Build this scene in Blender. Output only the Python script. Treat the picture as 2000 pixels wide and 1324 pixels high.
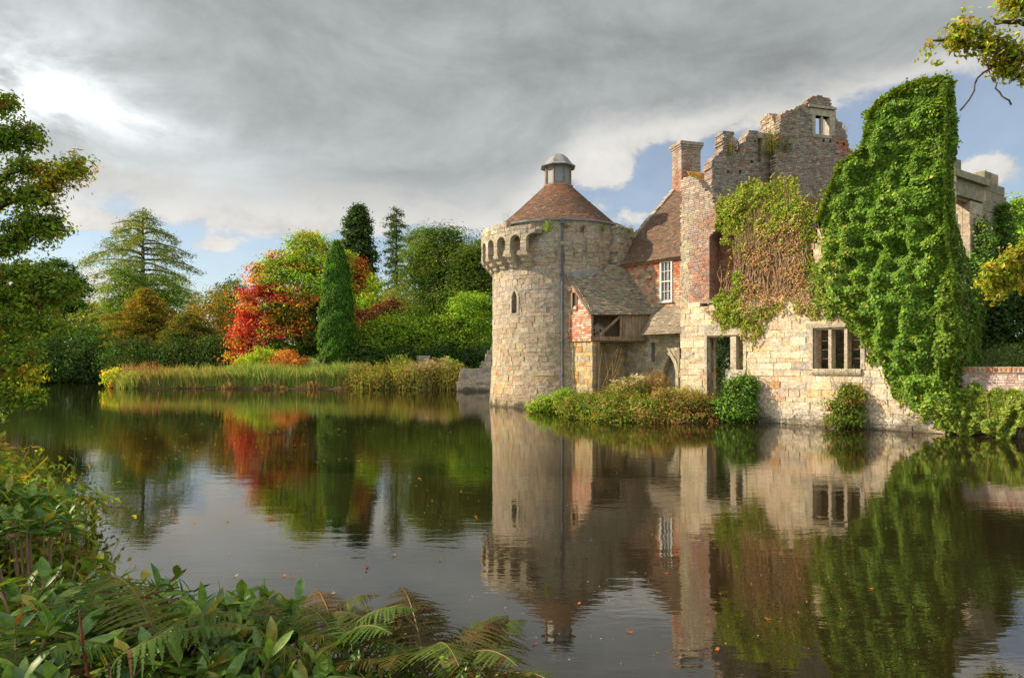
import bpy, math, random
import numpy as np
from mathutils import Vector
for o in list(bpy.data.objects): bpy.data.objects.remove(o)
scene = bpy.context.scene
COL = scene.collection
rad = math.radians
# ------------------------------------------------------------------ camera, light, exposure
F = 1333.0; HZ = 715.0; CZ = 2.0          # focal length in photo pixels, horizon row, eye height (m)
cam_d = bpy.data.cameras.new('camera'); cam = bpy.data.objects.new('camera', cam_d); COL.objects.link(cam)
cam.location = (0, 0, CZ); cam.rotation_euler = (rad(90), 0, 0)
cam_d.sensor_width = 36; cam_d.lens = 36*F/2000; cam_d.shift_y = (HZ-662)/2000
cam_d.clip_start = .05; cam_d.clip_end = 2000
scene.camera = cam
EXPO = 0.85
scene.view_settings.view_transform = 'Standard'; scene.view_settings.look = 'None'
scene.view_settings.exposure = EXPO; scene.view_settings.gamma = 1
SUN_H = (-.993, .12); SUN_EL = rad(31)
sd = Vector((SUN_H[0]*math.cos(SUN_EL), SUN_H[1]*math.cos(SUN_EL), math.sin(SUN_EL))).normalized()
sun_d = bpy.data.lights.new('sun', 'SUN'); sun = bpy.data.objects.new('sun', sun_d); COL.objects.link(sun)
sun_d.energy = 5.0; sun_d.angle = rad(.6); sun_d.color = (1, .86, .66)
sun.rotation_euler = sd.to_track_quat('Z', 'Y').to_euler(); sun.location = (-60, 20, 60)
scene.cycles.max_bounces = 6; scene.cycles.diffuse_bounces = 3; scene.cycles.glossy_bounces = 3
scene.cycles.transmission_bounces = 4; scene.cycles.transparent_max_bounces = 6

# ---- tiny node algebra
class S:
    def __init__(s, nt, sock): s.nt = nt; s.k = sock
    def _m(s, op, *a):
        n = s.nt.nodes.new('ShaderNodeMath'); n.operation = op
        for i, x in enumerate((s,)+a):
            if isinstance(x, S): s.nt.links.new(x.k, n.inputs[i])
            else: n.inputs[i].default_value = x
        return S(s.nt, n.outputs[0])
    def __add__(s, o): return s._m('ADD', o)
    __radd__ = __add__
    def __sub__(s, o): return s._m('SUBTRACT', o)
    def __rsub__(s, o): return (s*-1)+o
    def __mul__(s, o): return s._m('MULTIPLY', o)
    __rmul__ = __mul__
    def __truediv__(s, o): return s._m('DIVIDE', o)
    def sm(s, a, b):
        n = s.nt.nodes.new('ShaderNodeMapRange'); n.interpolation_type = 'SMOOTHSTEP'
        s.nt.links.new(s.k, n.inputs[0]); n.inputs[1].default_value = a; n.inputs[2].default_value = b
        return S(s.nt, n.outputs[0])
    def clamp(s):
        r = s._m('ADD', 0.0); r.k.node.use_clamp = True; return r
def gauss(a, e, pa, pe, ra, re):
    x = (a-pa)*(1/ra); y = (e-pe)*(1/re)
    return ((x*x+y*y)*-1)._m('EXPONENT')
def noise(nt, vec, scale, detail=4, rough=.55, w=None, out=0, dist=0):
    n = nt.nodes.new('ShaderNodeTexNoise'); n.inputs['Scale'].default_value = scale
    n.inputs['Detail'].default_value = detail; n.inputs['Roughness'].default_value = rough; n.inputs['Distortion'].default_value = dist
    if vec is not None: nt.links.new(vec, n.inputs['Vector'])
    return S(nt, n.outputs[out])
def mixc(nt, f, a, b, mode='MIX'):
    n = nt.nodes.new('ShaderNodeMix'); n.data_type = 'RGBA'; n.blend_type = mode
    for i, x in ((0, f), (6, a), (7, b)):
        if isinstance(x, S): nt.links.new(x.k, n.inputs[i])
        elif i == 0: n.inputs[0].default_value = x
        else: n.inputs[i].default_value = (*x, 1)
    return S(nt, n.outputs[2])
def vmul(nt, vec, v):
    n = nt.nodes.new('ShaderNodeVectorMath'); n.operation = 'MULTIPLY'; nt.links.new(vec, n.inputs[0]); n.inputs[1].default_value = v
    return n.outputs[0]
# ---- sky: Nishita air behind a broken cloud deck
world = bpy.data.worlds.new('World'); scene.world = world; world.use_nodes = True
nt = world.node_tree; nt.nodes.clear()
tc = nt.nodes.new('ShaderNodeTexCoord'); DIR = tc.outputs['Generated']
sky = nt.nodes.new('ShaderNodeTexSky'); sky.sky_type = 'NISHITA'; sky.sun_disc = False
sky.sun_elevation = SUN_EL; sky.sun_rotation = math.atan2(SUN_H[0], SUN_H[1])
sky.air_density = 1.0; sky.dust_density = .6; sky.ozone_density = 1.2
sep = nt.nodes.new('ShaderNodeSeparateXYZ'); nt.links.new(DIR, sep.inputs[0])
dx, dy, dz = [S(nt, sep.outputs[i]) for i in range(3)]
az = dx._m('ARCTAN2', dy)*(180/math.pi); el = dz._m('ARCSINE')*(180/math.pi)
def AE(px, py):
    a = math.atan((px-1000)/F); return math.degrees(a), math.degrees(math.atan((HZ-py)/F*math.cos(a)))
comb = nt.nodes.new('ShaderNodeCombineXYZ')
zz = dz._m('MAXIMUM', 0.0)+.26
for i, q in enumerate((dx/zz, dy/zz)): nt.links.new(q.k, comb.inputs[i])
PL = comb.outputs[0]
n_big = noise(nt, PL, .55, 5, .55, dist=.4); n_mid = noise(nt, PL, 1.9, 9, .66, dist=.35); n_fine = noise(nt, vmul(nt, DIR, (1, 1, 1.5)), 9, 9, .64, dist=.25)
rise = az.sm(-1.5, 7.5); drop = az.sm(20, 34)
el_t = rise*6.3+11.2+drop*1.8
warp = (n_mid-.5)*6.5+(n_fine-.5)*5
deck = (el-el_t+warp)*.2
def blob(px, py, rx, ry, g=1.0):
    a, e = AE(px, py); return gauss(az, el, a, e, rx/F*57.3, ry/F*57.3)*g
cum = blob(1185, 330, 90, 46, 1.1)+blob(1150, 395, 110, 26, .9)+blob(1935, 325, 90, 42, 1.35)+blob(1250, 425, 90, 26, 1.0)+blob(560, 440, 120, 20, .9)+blob(860, 415, 170, 20, .8)
cum = cum+blob(420, 480, 46, 16, .75)*(n_mid*2.4-.4)+blob(180, 432, 80, 16, .9)+blob(110, 545, 150, 40, .9)+blob(1330, 262, 130, 26, .7)+blob(240, 580, 200, 30, .8)+blob(1985, 215, 70, 40, .7)
hole = blob(1740, 268, 190, 50, 1.0)+blob(1950, 250, 80, 30, .7)+blob(1285, 310, 50, 30, .35)+blob(1330, 345, 80, 60, .7)+blob(1200, 398, 150, 26, .5)+blob(480, 545, 160, 40, .4)
DK = deck._m('MINIMUM', 1.6)._m('MAXIMUM', -.75)+(n_fine-.5)*.5-hole-.1
D = DK+cum*(n_fine*2.2-.1)
cover = (D.sm(-.25, .22)*.74+.26)
thick = DK.sm(-.05, .75)
edge = D.sm(-.2, .2)
left = blob(60, 330, 560, 250)+blob(330, 400, 380, 120, .5)
n_puff = noise(nt, vmul(nt, DIR, (1, 1, 2.0)), 4.2, 8, .6, dist=.5)
hot = (n_fine*.9+.55)*(blob(60, 165, 150, 60)+blob(215, 235, 150, 26, .9)+blob(-150, 120, 260, 130, .9))*((n_puff-.36)*4.0).clamp()
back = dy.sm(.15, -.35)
K = 2**-EXPO
grey = ((n_big-.5)*.32+.43+(n_mid-.5)*.20+(n_fine-.5)*.26+(n_puff-.5)*.5)._m('MAXIMUM', .25)+left*.19
white = edge*.12+.64+(n_fine-.5)*.75+(n_mid-.5)*.3
lum = thick*(grey-white)+white
lum = (lum+hot*.62)*K
lum = lum*(back*1.7+1)  # sky behind the viewer brightened, added to fill the shaded faces
tint = mixc(nt, thick, (1, .975, .925), (.93, .985, 1.0))
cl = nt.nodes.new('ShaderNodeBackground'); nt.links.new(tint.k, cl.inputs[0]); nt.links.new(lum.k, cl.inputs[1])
bg = nt.nodes.new('ShaderNodeBackground'); nt.links.new(sky.outputs[0], bg.inputs[0]); bg.inputs[1].default_value = .085
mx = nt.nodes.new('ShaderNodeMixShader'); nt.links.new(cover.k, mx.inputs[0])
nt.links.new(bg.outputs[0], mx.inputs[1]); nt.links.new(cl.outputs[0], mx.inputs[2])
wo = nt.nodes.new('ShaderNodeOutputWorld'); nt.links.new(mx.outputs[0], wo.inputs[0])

# ------------------------------------------------------------------ helpers
def P(px, py, Y): return np.array(((px-1000)/F*Y, Y, CZ-(py-HZ)/F*Y))
RNG = lambda s: np.random.default_rng(s)
def unit(a): return a/np.maximum(np.linalg.norm(a, axis=-1, keepdims=True), 1e-9)
def mesh(name, V, Fs, mat, cols=None, smooth=False):
    me = bpy.data.meshes.new(name); V = np.asarray(V, np.float32).reshape(-1, 3)
    if isinstance(Fs, np.ndarray): Fs = [Fs]
    Fs = [np.asarray(f, np.int32) for f in Fs if len(f)]
    loops = np.concatenate([f.ravel() for f in Fs]); cnt = np.concatenate([np.full(len(f), f.shape[1], np.int32) for f in Fs])
    st = np.concatenate(([0], np.cumsum(cnt)[:-1])).astype(np.int32)
    me.vertices.add(len(V)); me.vertices.foreach_set('co', V.ravel())
    me.loops.add(len(loops)); me.loops.foreach_set('vertex_index', loops)
    me.polygons.add(len(cnt)); me.polygons.foreach_set('loop_start', st)
    try: me.polygons.foreach_set('loop_total', cnt)
    except Exception: pass
    me.polygons.foreach_set('use_smooth', np.full(len(cnt), bool(smooth)))
    if cols is not None:
        c = np.ones((len(V), 4), np.float32); c[:, :3] = np.clip(cols, 0.002, 1); a = me.color_attributes.new('Col', 'FLOAT_COLOR', 'POINT'); a.data.foreach_set('color', c.ravel())
    me.materials.append(mat); me.update(); me.validate()
    return me
def tag(o, label=None, cat=None, group=None, kind=None):
    for k, v in (('label', label), ('category', cat), ('group', group), ('kind', kind)):
        if v: o[k] = v
    return o
class Thing:
    def __init__(s, name, label, cat, loc, group=None):
        s.loc = np.array(loc, float); s.o = bpy.data.objects.new(name, None); COL.objects.link(s.o)
        s.o.empty_display_size = .2; s.o.location = loc; tag(s.o, label, cat, group)
    def part(s, name, V, Fs, mat, cols=None, parent=None, label=None, kind=None, smooth=False):
        o = bpy.data.objects.new(name, mesh(name, np.asarray(V)-s.loc, Fs, mat, cols, smooth)); COL.objects.link(o)
        o.parent = parent or s.o; tag(o, label, kind=kind); return o
def single(name, V, Fs, mat, label=None, cat=None, loc=(0, 0, 0), cols=None, group=None, kind=None, smooth=False):
    o = bpy.data.objects.new(name, mesh(name, np.asarray(V)-np.array(loc), Fs, mat, cols, smooth)); COL.objects.link(o); o.location = loc
    return tag(o, label, cat, group, kind)
class MB:                                     # collects pieces of one part
    def __init__(s): s.V = []; s.F = []; s.C = []; s.n = 0
    def add(s, V, Fq, c=None):
        V = np.asarray(V, float).reshape(-1, 3); s.V.append(V)
        for f in (Fq if isinstance(Fq, list) else [Fq]): s.F.append(np.asarray(f)+s.n)
        s.C.append(np.broadcast_to(np.asarray((1, 1, 1) if c is None else c, float), (len(V), 3))); s.n += len(V); return s
    def box(s, c, h, ax=None, col=None):       # centre, half sizes, axes rows
        ax = np.eye(3) if ax is None else np.asarray(ax)
        q = np.array([(i, j, k) for i in (-1, 1) for j in (-1, 1) for k in (-1, 1)], float)*np.asarray(h)
        return s.add(np.asarray(c)+q@ax, BOXF, col)
    def beam(s, a, b, w, t, up=(0, 0, 1), col=None):
        a = np.asarray(a, float); b = np.asarray(b, float); d = unit(b-a); sd_ = unit(np.cross(d, up)); u2 = np.cross(sd_, d)
        return s.box((a+b)/2, (np.linalg.norm(b-a)/2, w/2, t/2), np.array([d, sd_, u2]), col)
    def tube(s, pts, r, k=6, col=None):
        V, f = tube(pts, r, k); return s.add(V, f, col)
    def get(s): return np.concatenate(s.V), s.F, np.concatenate(s.C)
    def to(s, th, name, mat, parent=None, label=None, smooth=False, kind=None):
        V, f, c = s.get(); return th.part(name, V, f, mat, c, parent, label, kind, smooth)
BOXF = np.array([(0, 1, 3, 2), (4, 6, 7, 5), (0, 4, 5, 1), (2, 3, 7, 6), (0, 2, 6, 4), (1, 5, 7, 3)])
def tube(pts, r, k=6):
    p = np.asarray(pts, float); n = len(p); r = np.broadcast_to(np.asarray(r, float), (n,))
    d = unit(np.gradient(p, axis=0)); ref = np.array((0, 0, 1.)) if abs(d[:, 2]).mean() < .8 else np.array((1., 0, 0))
    a = unit(np.cross(d, ref)); b = np.cross(d, a); t = np.arange(k)*2*math.pi/k
    V = p[:, None]+r[:, None, None]*(np.cos(t)[None, :, None]*a[:, None]+np.sin(t)[None, :, None]*b[:, None])
    i = np.arange(n-1)[:, None]*k; j = np.arange(k)[None]; j2 = (j+1) % k
    f = np.stack((i+j, i+j2, i+k+j2, i+k+j), -1).reshape(-1, 4)
    return V.reshape(-1, 3), [f, np.array([list(range(k))[::-1], list(range((n-1)*k, n*k))])]
def lathe(prof, k, c, rot=0):
    pr = np.asarray(prof, float); t = np.arange(k)*2*math.pi/k+rot
    V = np.stack((pr[:, 0, None]*np.sin(t)+c[0], -pr[:, 0, None]*np.cos(t)+c[1], np.broadcast_to(pr[:, 1, None], (len(pr), k))), -1)
    i = np.arange(len(pr)-1)[:, None]*k; j = np.arange(k)[None]; j2 = (j+1) % k
    return V.reshape(-1, 3), np.stack((i+j, i+j2, i+k+j2, i+k+j), -1).reshape(-1, 4)
def prism(poly, m, w0, w1):                    # polygon in (u,v) given depth through a map
    p = np.asarray(poly, float); n = len(p)
    V = m(np.concatenate((np.c_[p, np.full(n, w0)], np.c_[p, np.full(n, w1)])))
    i = np.arange(n); return V, [np.stack((i, (i+1) % n, (i+1) % n+n, i+n), -1), np.array([list(range(n))[::-1], list(range(n, 2*n))])]
# ---- maps from wall coordinates (u right, v up, w outward) to the world
def flat(O, U, W, Vv=(0, 0, 1)):
    O, U, W, Vv = [np.asarray(x, float) for x in (O, U, W, Vv)]
    return lambda q: O+q[:, :1]*U+q[:, 1:2]*Vv+q[:, 2:3]*W
def cyl(T, R, R0):                             # R: function of v
    def f(q):
        t = q[:, 0]/R0; r = R(q[:, 1])+q[:, 2]; return np.stack((T[0]+r*np.sin(t), T[1]-r*np.cos(t), q[:, 1]), -1)
    return f
def crossings(poly, v):
    p = np.asarray(poly, float); q = np.roll(p, -1, 0); m = (p[:, 1] <= v) != (q[:, 1] <= v)
    x = p[m, 0]+(v-p[m, 1])/(q[m, 1]-p[m, 1])*(q[m, 0]-p[m, 0]); return np.sort(x)
def masonry(m, poly, hr, lr, T, colf, seed, holes=(), g=.004, jit=.010, ch=.009, rag=0., breaks=(), mortar=(.40, .345, .265), split=.24, cj=None):
    rng = RNG(seed); p = np.asarray(poly, float); v0, v1 = p[:, 1].min(), p[:, 1].max()
    bk = sorted(set([v1]+[b for b in breaks if v0 < b < v1])); vs = [v0]
    for b in bk:
        span = b-vs[-1]; k = max(1, int(round(span/((hr[0]+hr[1])/2)))); hs = rng.uniform(hr[0], hr[1], k); hs *= span/hs.sum()
        base = vs[-1]
        vs += list(base+np.cumsum(hs))
    B = []; CB = []
    for a, b in zip(vs[:-1], vs[1:]):
        vm = (a+b)/2; x = crossings(p, vm); iv = [(x[i]+(rng.uniform(-rag, rag) if rag else 0), x[i+1]+(rng.uniform(-rag, rag) if rag else 0)) for i in range(0, len(x)-1, 2)]
        for h in holes:
            hx = crossings(h, vm)
            for i in range(0, len(hx)-1, 2):
                n2 = []
                for s_, e_ in iv:
                    if hx[i+1] <= s_ or hx[i] >= e_: n2.append((s_, e_)); continue
                    if hx[i] > s_+.02: n2.append((s_, hx[i]))
                    if hx[i+1] < e_-.02: n2.append((hx[i+1], e_))
                iv = n2
        for s_, e_ in iv:
            if e_-s_ < .03: continue
            CB.append((s_+.012, e_-.012, a, b, -T+.012, -.016)); u = s_
            first = True; L = rng.uniform(*lr)*rng.uniform(.4, 1)
            while u < e_-1e-6:
                L2 = L if e_-u-L > lr[0]*.45 else e_-u; u2 = min(u+L2, e_); last = u2 >= e_-1e-6
                f = rng.uniform(-jit, jit)
                if first or last:
                    k = max(1, round(T/split)); ws = np.linspace(-T, 0, k+1); 
                    for j in range(k): B.append((u+g*(not first), u2-g*(not last), a+g, b-g, ws[j]+g*(j > 0), (ws[j+1]-g if j < k-1 else f)))
                else: B.append((u+g, u2-g, a+g, b-g, -min(T-.02, .14), f))
                first = False; u = u2; L = rng.uniform(*lr)
    B = np.array(B); n = len(B); c = min(ch, .4*hr[0]); u0, u1, a, b, w0, w1 = B.T
    j4 = rng.uniform(-.3, .3, (n, 4))*(jit if cj is None else cj)
    js = rng.uniform(-.4, .4, (n, 4, 2))*c*.8
    q = np.zeros((n, 12, 3))
    for i, (uu, vv, su, sv) in enumerate(((u0, a, 1, 1), (u1, a, -1, 1), (u1, b, -1, -1), (u0, b, 1, -1))):
        q[:, i] = np.stack((uu, vv, w0), -1); q[:, 4+i] = np.stack((uu, vv, np.maximum(w1-c, w0+.005)), -1)
        q[:, 8+i] = np.stack((uu+su*c+js[:, i, 0], vv+sv*c+js[:, i, 1], w1+j4[:, i]), -1)
    fl = []
    for k in (0, 4):
        for i in range(4): fl.append((k+i, k+(i+1) % 4, k+4+(i+1) % 4, k+4+i))
    fl += [(8, 9, 10, 11), (3, 2, 1, 0)]; fl = np.array(fl)
    Fb = (np.arange(n)[:, None, None]*12+fl).reshape(-1, 4)
    cb = colf((u0+u1)/2, (a+b)/2, rng); Cc = np.repeat(cb, 12, 0)
    V1 = m(q.reshape(-1, 3)); CB = np.array(CB); nc = []
    for (s_, e_, a_, b_, wa, wb) in CB:           # core bands, cut short so that curved walls keep their curve
        k = max(1, int((e_-s_)/.5)); us = np.linspace(s_, e_, k+1)
        for i in range(k): nc.append((us[i], us[i+1], a_, b_, wa, wb))
    nc = np.array(nc); q2 = np.stack([np.stack((nc[:, i], nc[:, 2+j], nc[:, 4+k]), -1) for i in (0, 1) for j in (0, 1) for k in (0, 1)], 1)
    V2 = m(q2.reshape(-1, 3)); F2 = (np.arange(len(nc))[:, None, None]*8+BOXF).reshape(-1, 4)+len(V1)
    C2 = np.broadcast_to(np.array(mortar), (len(V2), 3))
    return np.concatenate((V1, V2)), [Fb, F2], np.concatenate((Cc, C2))
def tiles(m, rows, expo, wid, colf, seed, th=.016, over=1.5, jw=.008, start=0.):
    """rows: function v -> (u0,u1) of the row's extent, None to stop"""
    rng = RNG(seed); B = []; v = start; k = 0
    while True:
        r = rows(v)
        if r is None: break
        u0, u1 = r; w = wid(v) if callable(wid) else wid; nn = max(1, int((u1-u0)/w)); w = (u1-u0)/nn; off = (k % 2)*.5
        for i in range(nn+1):
            a = u0+(i-off)*w; b = a+w
            a = max(a, u0); b = min(b, u1)
            if b-a > w*.2: B.append((a+w*.025, b-w*.025, v+rng.uniform(-.008, .008), v+expo*over, rng.uniform(-.3, 1)*jw))
        v += expo; k += 1
    B = np.array(B); a, b, v0, v1, j = B.T; n = len(B); lo = .026+j; tl = rng.uniform(-.005, .005, (n, 2))
    q = np.zeros((n, 8, 3))
    for i, uu in enumerate((a, b)):
        q[:, i*4+0] = np.stack((uu, v0, lo-th+tl[:, i]), -1); q[:, i*4+1] = np.stack((uu, v0, lo+tl[:, i]), -1)
        q[:, i*4+2] = np.stack((uu, v1, np.full(n, -.008)), -1); q[:, i*4+3] = np.stack((uu, v1, np.full(n, .004)), -1)
    Ff = (np.arange(n)[:, None, None]*8+BOXF).reshape(-1, 4)
    return m(q.reshape(-1, 3)), Ff, np.repeat(colf((a+b)/2, v0, rng), 8, 0)
def pal(*cw, j=.12):
    cs = np.array([c for c, w in cw]); w = np.array([w for c, w in cw], float); w /= w.sum()
    def f(u, v, rng):
        n = len(u); return cs[rng.choice(len(cs), n, p=w)]*(1+rng.normal(0, j, (n, 1)))*(1+rng.normal(0, j*.3, (n, 3)))
    return f
def wob(seed, k=6, s=1.):                      # smooth random field
    r = RNG(seed); A = r.normal(0, s, (k, 3)); ph = r.uniform(0, 6.28, k)
    return lambda p: np.sin(p@A.T+ph).sum(-1)/math.sqrt(k)
# ------------------------------------------------------------------ materials
def mat(name, build):
    m = bpy.data.materials.new(name); m.use_nodes = True; n = m.node_tree; n.nodes.clear()
    o = n.nodes.new('ShaderNodeOutputMaterial'); sh = build(n); n.links.new(sh, o.inputs[0]); return m
def attr(n): a = n.nodes.new('ShaderNodeAttribute'); a.attribute_name = 'Col'; return S(n, a.outputs['Color'])
def OBJ(n): return n.nodes.new('ShaderNodeNewGeometry').outputs['Position']
def princ(n, col, rough=.9, spec=.2, bump=None, bs=.3, bd=.02, metal=0.):
    p = n.nodes.new('ShaderNodeBsdfPrincipled')
    if isinstance(col, S): n.links.new(col.k, p.inputs['Base Color'])
    else: p.inputs['Base Color'].default_value = (*col, 1)
    if isinstance(rough, S): n.links.new(rough.k, p.inputs['Roughness'])
    else: p.inputs['Roughness'].default_value = rough
    p.inputs['Specular IOR Level'].default_value = spec; p.inputs['Metallic'].default_value = metal
    if bump is not None:
        b = n.nodes.new('ShaderNodeBump'); b.inputs['Strength'].default_value = bs; b.inputs['Distance'].default_value = bd
        n.links.new(bump.k, b.inputs['Height']); n.links.new(b.outputs[0], p.inputs['Normal'])
    return p.outputs[0]
def masonry_mat(name, stain, stain_amt, pale, pale_amt, scale=1.2, algae=True):
    def b(n):
        pos = OBJ(n); c = attr(n); f1 = noise(n, pos, scale, 6, .65); f2 = noise(n, pos, scale*.45, 4, .6); f3 = noise(n, pos, 14, 5, .7); f4 = noise(n, pos, 45, 3, .6)
        c = mixc(n, f1.sm(.5, .72)*stain_amt, c, stain); c = mixc(n, f2.sm(.5, .7)*pale_amt, c, pale)
        c = mixc(n, 1.0, c, mixc(n, f3.sm(.25, .75), (.62, .61, .6), (1.28, 1.27, 1.25)), 'MULTIPLY')
        f5 = noise(n, pos, 3.6, 6, .75, dist=.6); c = mixc(n, 1.0, c, mixc(n, f5.sm(.3, .7), (.74, .72, .69), (1.17, 1.16, 1.14)), 'MULTIPLY'); c = mixc(n, f5.sm(.62, .75)*stain_amt*.7, c, stain)
        if algae:
            sp = n.nodes.new('ShaderNodeSeparateXYZ'); n.links.new(pos, sp.inputs[0]); z = S(n, sp.outputs[2])
            c = mixc(n, (z+(f1-.5)*1.3+(f3-.5)*.4).sm(.42, .02)*.85, c, (.055, .05, .03))
        return princ(n, c, .93, .12, f3*.6+f4*.4+f5*1.2, .75, .05)
    return mat(name, b)
M_STONE = masonry_mat('tower_sandstone', (.25, .215, .165), .55, (.44, .4, .33), .4)
M_FACADE = masonry_mat('facade_sandstone', (.52, .40, .26), .45, (.64, .56, .45), .5)
M_BRICK = masonry_mat('old_brick', (.33, .29, .25), .5, (.42, .38, .33), .45, 1.6, False)
M_GREYBRICK = masonry_mat('weathered_brick', (.26, .24, .21), .6, (.36, .34, .3), .6, .9, False)
def tile_mat(name, lich, la, moss, ma):
    def b(n):
        pos = OBJ(n); c = attr(n); f1 = noise(n, pos, 2.2, 6, .7); f2 = noise(n, pos, 6, 5, .7); f3 = noise(n, pos, 30, 3, .6)
        c = mixc(n, f1.sm(.5, .68)*la, c, lich); c = mixc(n, (f2+(f1-.5)*.6).sm(.58, .66)*ma, c, moss)
        c = mixc(n, 1.0, c, mixc(n, f3, (.7, .7, .7), (1.3, 1.3, 1.3)), 'MULTIPLY')
        return princ(n, c, .92, .12, f3+f2*.5, .4, .015)
    return mat(name, b)
M_TILE = tile_mat('clay_roof_tiles', (.17, .12, .08), .6, (.20, .16, .06), .35)
M_OLDTILE = tile_mat('mossy_roof_tiles', (.26, .23, .17), .55, (.2, .2, .045), .75)
M_HUNG = tile_mat('hung_wall_tiles', (.42, .34, .25), .65, (.32, .2, .13), .3)
def leaf_mat(name, tr=.45, gloss=.012, rough=.5, spots=False):
    def b(n):
        c = attr(n)
        if spots: pos = OBJ(n); c = mixc(n, 1., c, mixc(n, noise(n, pos, 38, 4, .6).sm(.25, .75), (.6, .66, .55), (1.4, 1.3, 1.2)), 'MULTIPLY'); c = mixc(n, noise(n, pos, 95, 3, .7).sm(.66, .72)*.75, c, (.12, .06, .02))
        d = n.nodes.new('ShaderNodeBsdfDiffuse'); t = n.nodes.new('ShaderNodeBsdfTranslucent'); g = n.nodes.new('ShaderNodeBsdfGlossy'); g.inputs['Roughness'].default_value = rough
        n.links.new(c.k, d.inputs[0]); tcol = mixc(n, 1., c, (1.25, 1.2, .6), 'MULTIPLY'); n.links.new(tcol.k, t.inputs[0])
        m1 = n.nodes.new('ShaderNodeMixShader'); m1.inputs[0].default_value = tr; n.links.new(d.outputs[0], m1.inputs[1]); n.links.new(t.outputs[0], m1.inputs[2])
        m2 = n.nodes.new('ShaderNodeMixShader'); m2.inputs[0].default_value = gloss; n.links.new(m1.outputs[0], m2.inputs[1]); n.links.new(g.outputs[0], m2.inputs[2])
        return m2.outputs[0]
    return mat(name, b)
M_LEAF = leaf_mat('tree_leaves'); M_IVY = leaf_mat('ivy_leaves', .26, .018, .45); M_LAUREL = leaf_mat('laurel_leaves', .28, .05, .42, True); M_FERN = leaf_mat('fern_fronds', .4, .02)
def simple(name, c1, c2, sc, rough=.85, bs=.4, stretch=(1, 1, 1), spec=.2, metal=0):
    def b(n):
        f = noise(n, vmul(n, OBJ(n), stretch), sc, 5, .65); return princ(n, mixc(n, f.sm(.3, .7), c1, c2), rough, spec, f, bs, .02, metal)
    return mat(name, b)
M_BARK = simple('tree_bark', (.035, .028, .02), (.10, .08, .06), 6, .95, .8, (1, 1, .25))
M_LIGHTBARK = simple('dead_stems', (.16, .09, .05), (.30, .2, .12), 8, .95, .5)
M_TIMBER = simple('weathered_oak', (.13, .085, .05), (.32, .22, .14), 5, .9, .5, (3, 3, .5))
M_BOARD = simple('grey_boards', (.16, .115, .075), (.36, .27, .18), 7, .9, .5, (4, 4, .35))
M_LEAD = simple('lead_sheet', (.15, .15, .155), (.27, .265, .26), 3, .5, .1, (1, 1, 1), .4)
M_PIPE = simple('painted_pipe', (.05, .065, .09), (.09, .10, .12), 4, .5, .1, (1, 1, 1), .4)
M_WHITE = simple('white_paint', (.50, .48, .45), (.66, .65, .62), 9, .6, .1)
M_IRON = simple('rusty_iron', (.1, .05, .03), (.28, .16, .1), 20, .8, .2)
M_DARK = simple('dark_interior', (.012, .011, .009), (.03, .026, .02), 3)
M_DRESS = masonry_mat('dressed_stone', (.26, .23, .18), .7, (.46, .41, .33), .5, 2.5)
M_GLASS = simple('window_glass', (.10, .10, .095), (.17, .165, .155), 3, .12, .05, (1, 1, 1), .6)
def lattice(n):
    pos = OBJ(n); sp = n.nodes.new('ShaderNodeSeparateXYZ'); n.links.new(pos, sp.inputs[0]); x, y, z = [S(n, sp.outputs[i]) for i in range(3)]
    h = x*.9+y*.9
    a = ((h*1.6+z)*9)._m('FRACT')._m('LESS_THAN', .2); b2 = ((h*1.6-z)*9)._m('FRACT')._m('LESS_THAN', .2); f = a._m('MAXIMUM', b2)
    c = mixc(n, f, (.27, .30, .33), (.06, .06, .065)); return princ(n, c, .4, .3)
M_LATTICE = mat('leaded_glass', lattice)
def ground_b(n):
    pos = OBJ(n); a = noise(n, pos, .35, 5, .6); b2 = noise(n, pos, 5, 5, .7)
    c = mixc(n, a.sm(.35, .65), (.10, .16, .03), (.075, .11, .025)); c = mixc(n, b2.sm(.5, .75)*.6, c, (.11, .085, .045))
    sp = n.nodes.new('ShaderNodeSeparateXYZ'); n.links.new(pos, sp.inputs[0]); z = S(n, sp.outputs[2])
    c = mixc(n, (z+(b2-.5)*.2).sm(.3, .12), c, (.06, .042, .025)); return princ(n, c, .95, .1, b2, .6, .05)
M_GROUND = mat('grass_and_soil', ground_b)
def water_b(n):
    pos = OBJ(n); big = noise(n, vmul(n, pos, (.05, .12, 0)), 1, 3, .5); r1 = noise(n, vmul(n, pos, (.75, 2.2, 0)), 1.6, 3, .5); r2 = noise(n, vmul(n, pos, (1.1, 3., 0)), 5, 2, .5)
    amp = big.sm(.35, .7)*.8+.35; h = (r1*.75+r2*.22)*amp
    bp = n.nodes.new('ShaderNodeBump'); bp.inputs['Strength'].default_value = .09; bp.inputs['Distance'].default_value = .05; n.links.new(h.k, bp.inputs['Height'])
    g = n.nodes.new('ShaderNodeBsdfGlossy'); g.inputs['Roughness'].default_value = .015; g.inputs['Color'].default_value = (.95, .93, .88, 1); n.links.new(bp.outputs[0], g.inputs['Normal'])
    d = n.nodes.new('ShaderNodeBsdfDiffuse'); d.inputs[0].default_value = (.015, .0115, .0045, 1)
    fr = n.nodes.new('ShaderNodeFresnel'); fr.inputs[0].default_value = 2.5; n.links.new(bp.outputs[0], fr.inputs['Normal'])
    m = n.nodes.new('ShaderNodeMixShader'); n.links.new(fr.outputs[0], m.inputs[0]); n.links.new(d.outputs[0], m.inputs[1]); n.links.new(g.outputs[0], m.inputs[2]); return m.outputs[0]
M_WATER = mat('pond_water', water_b)
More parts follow.
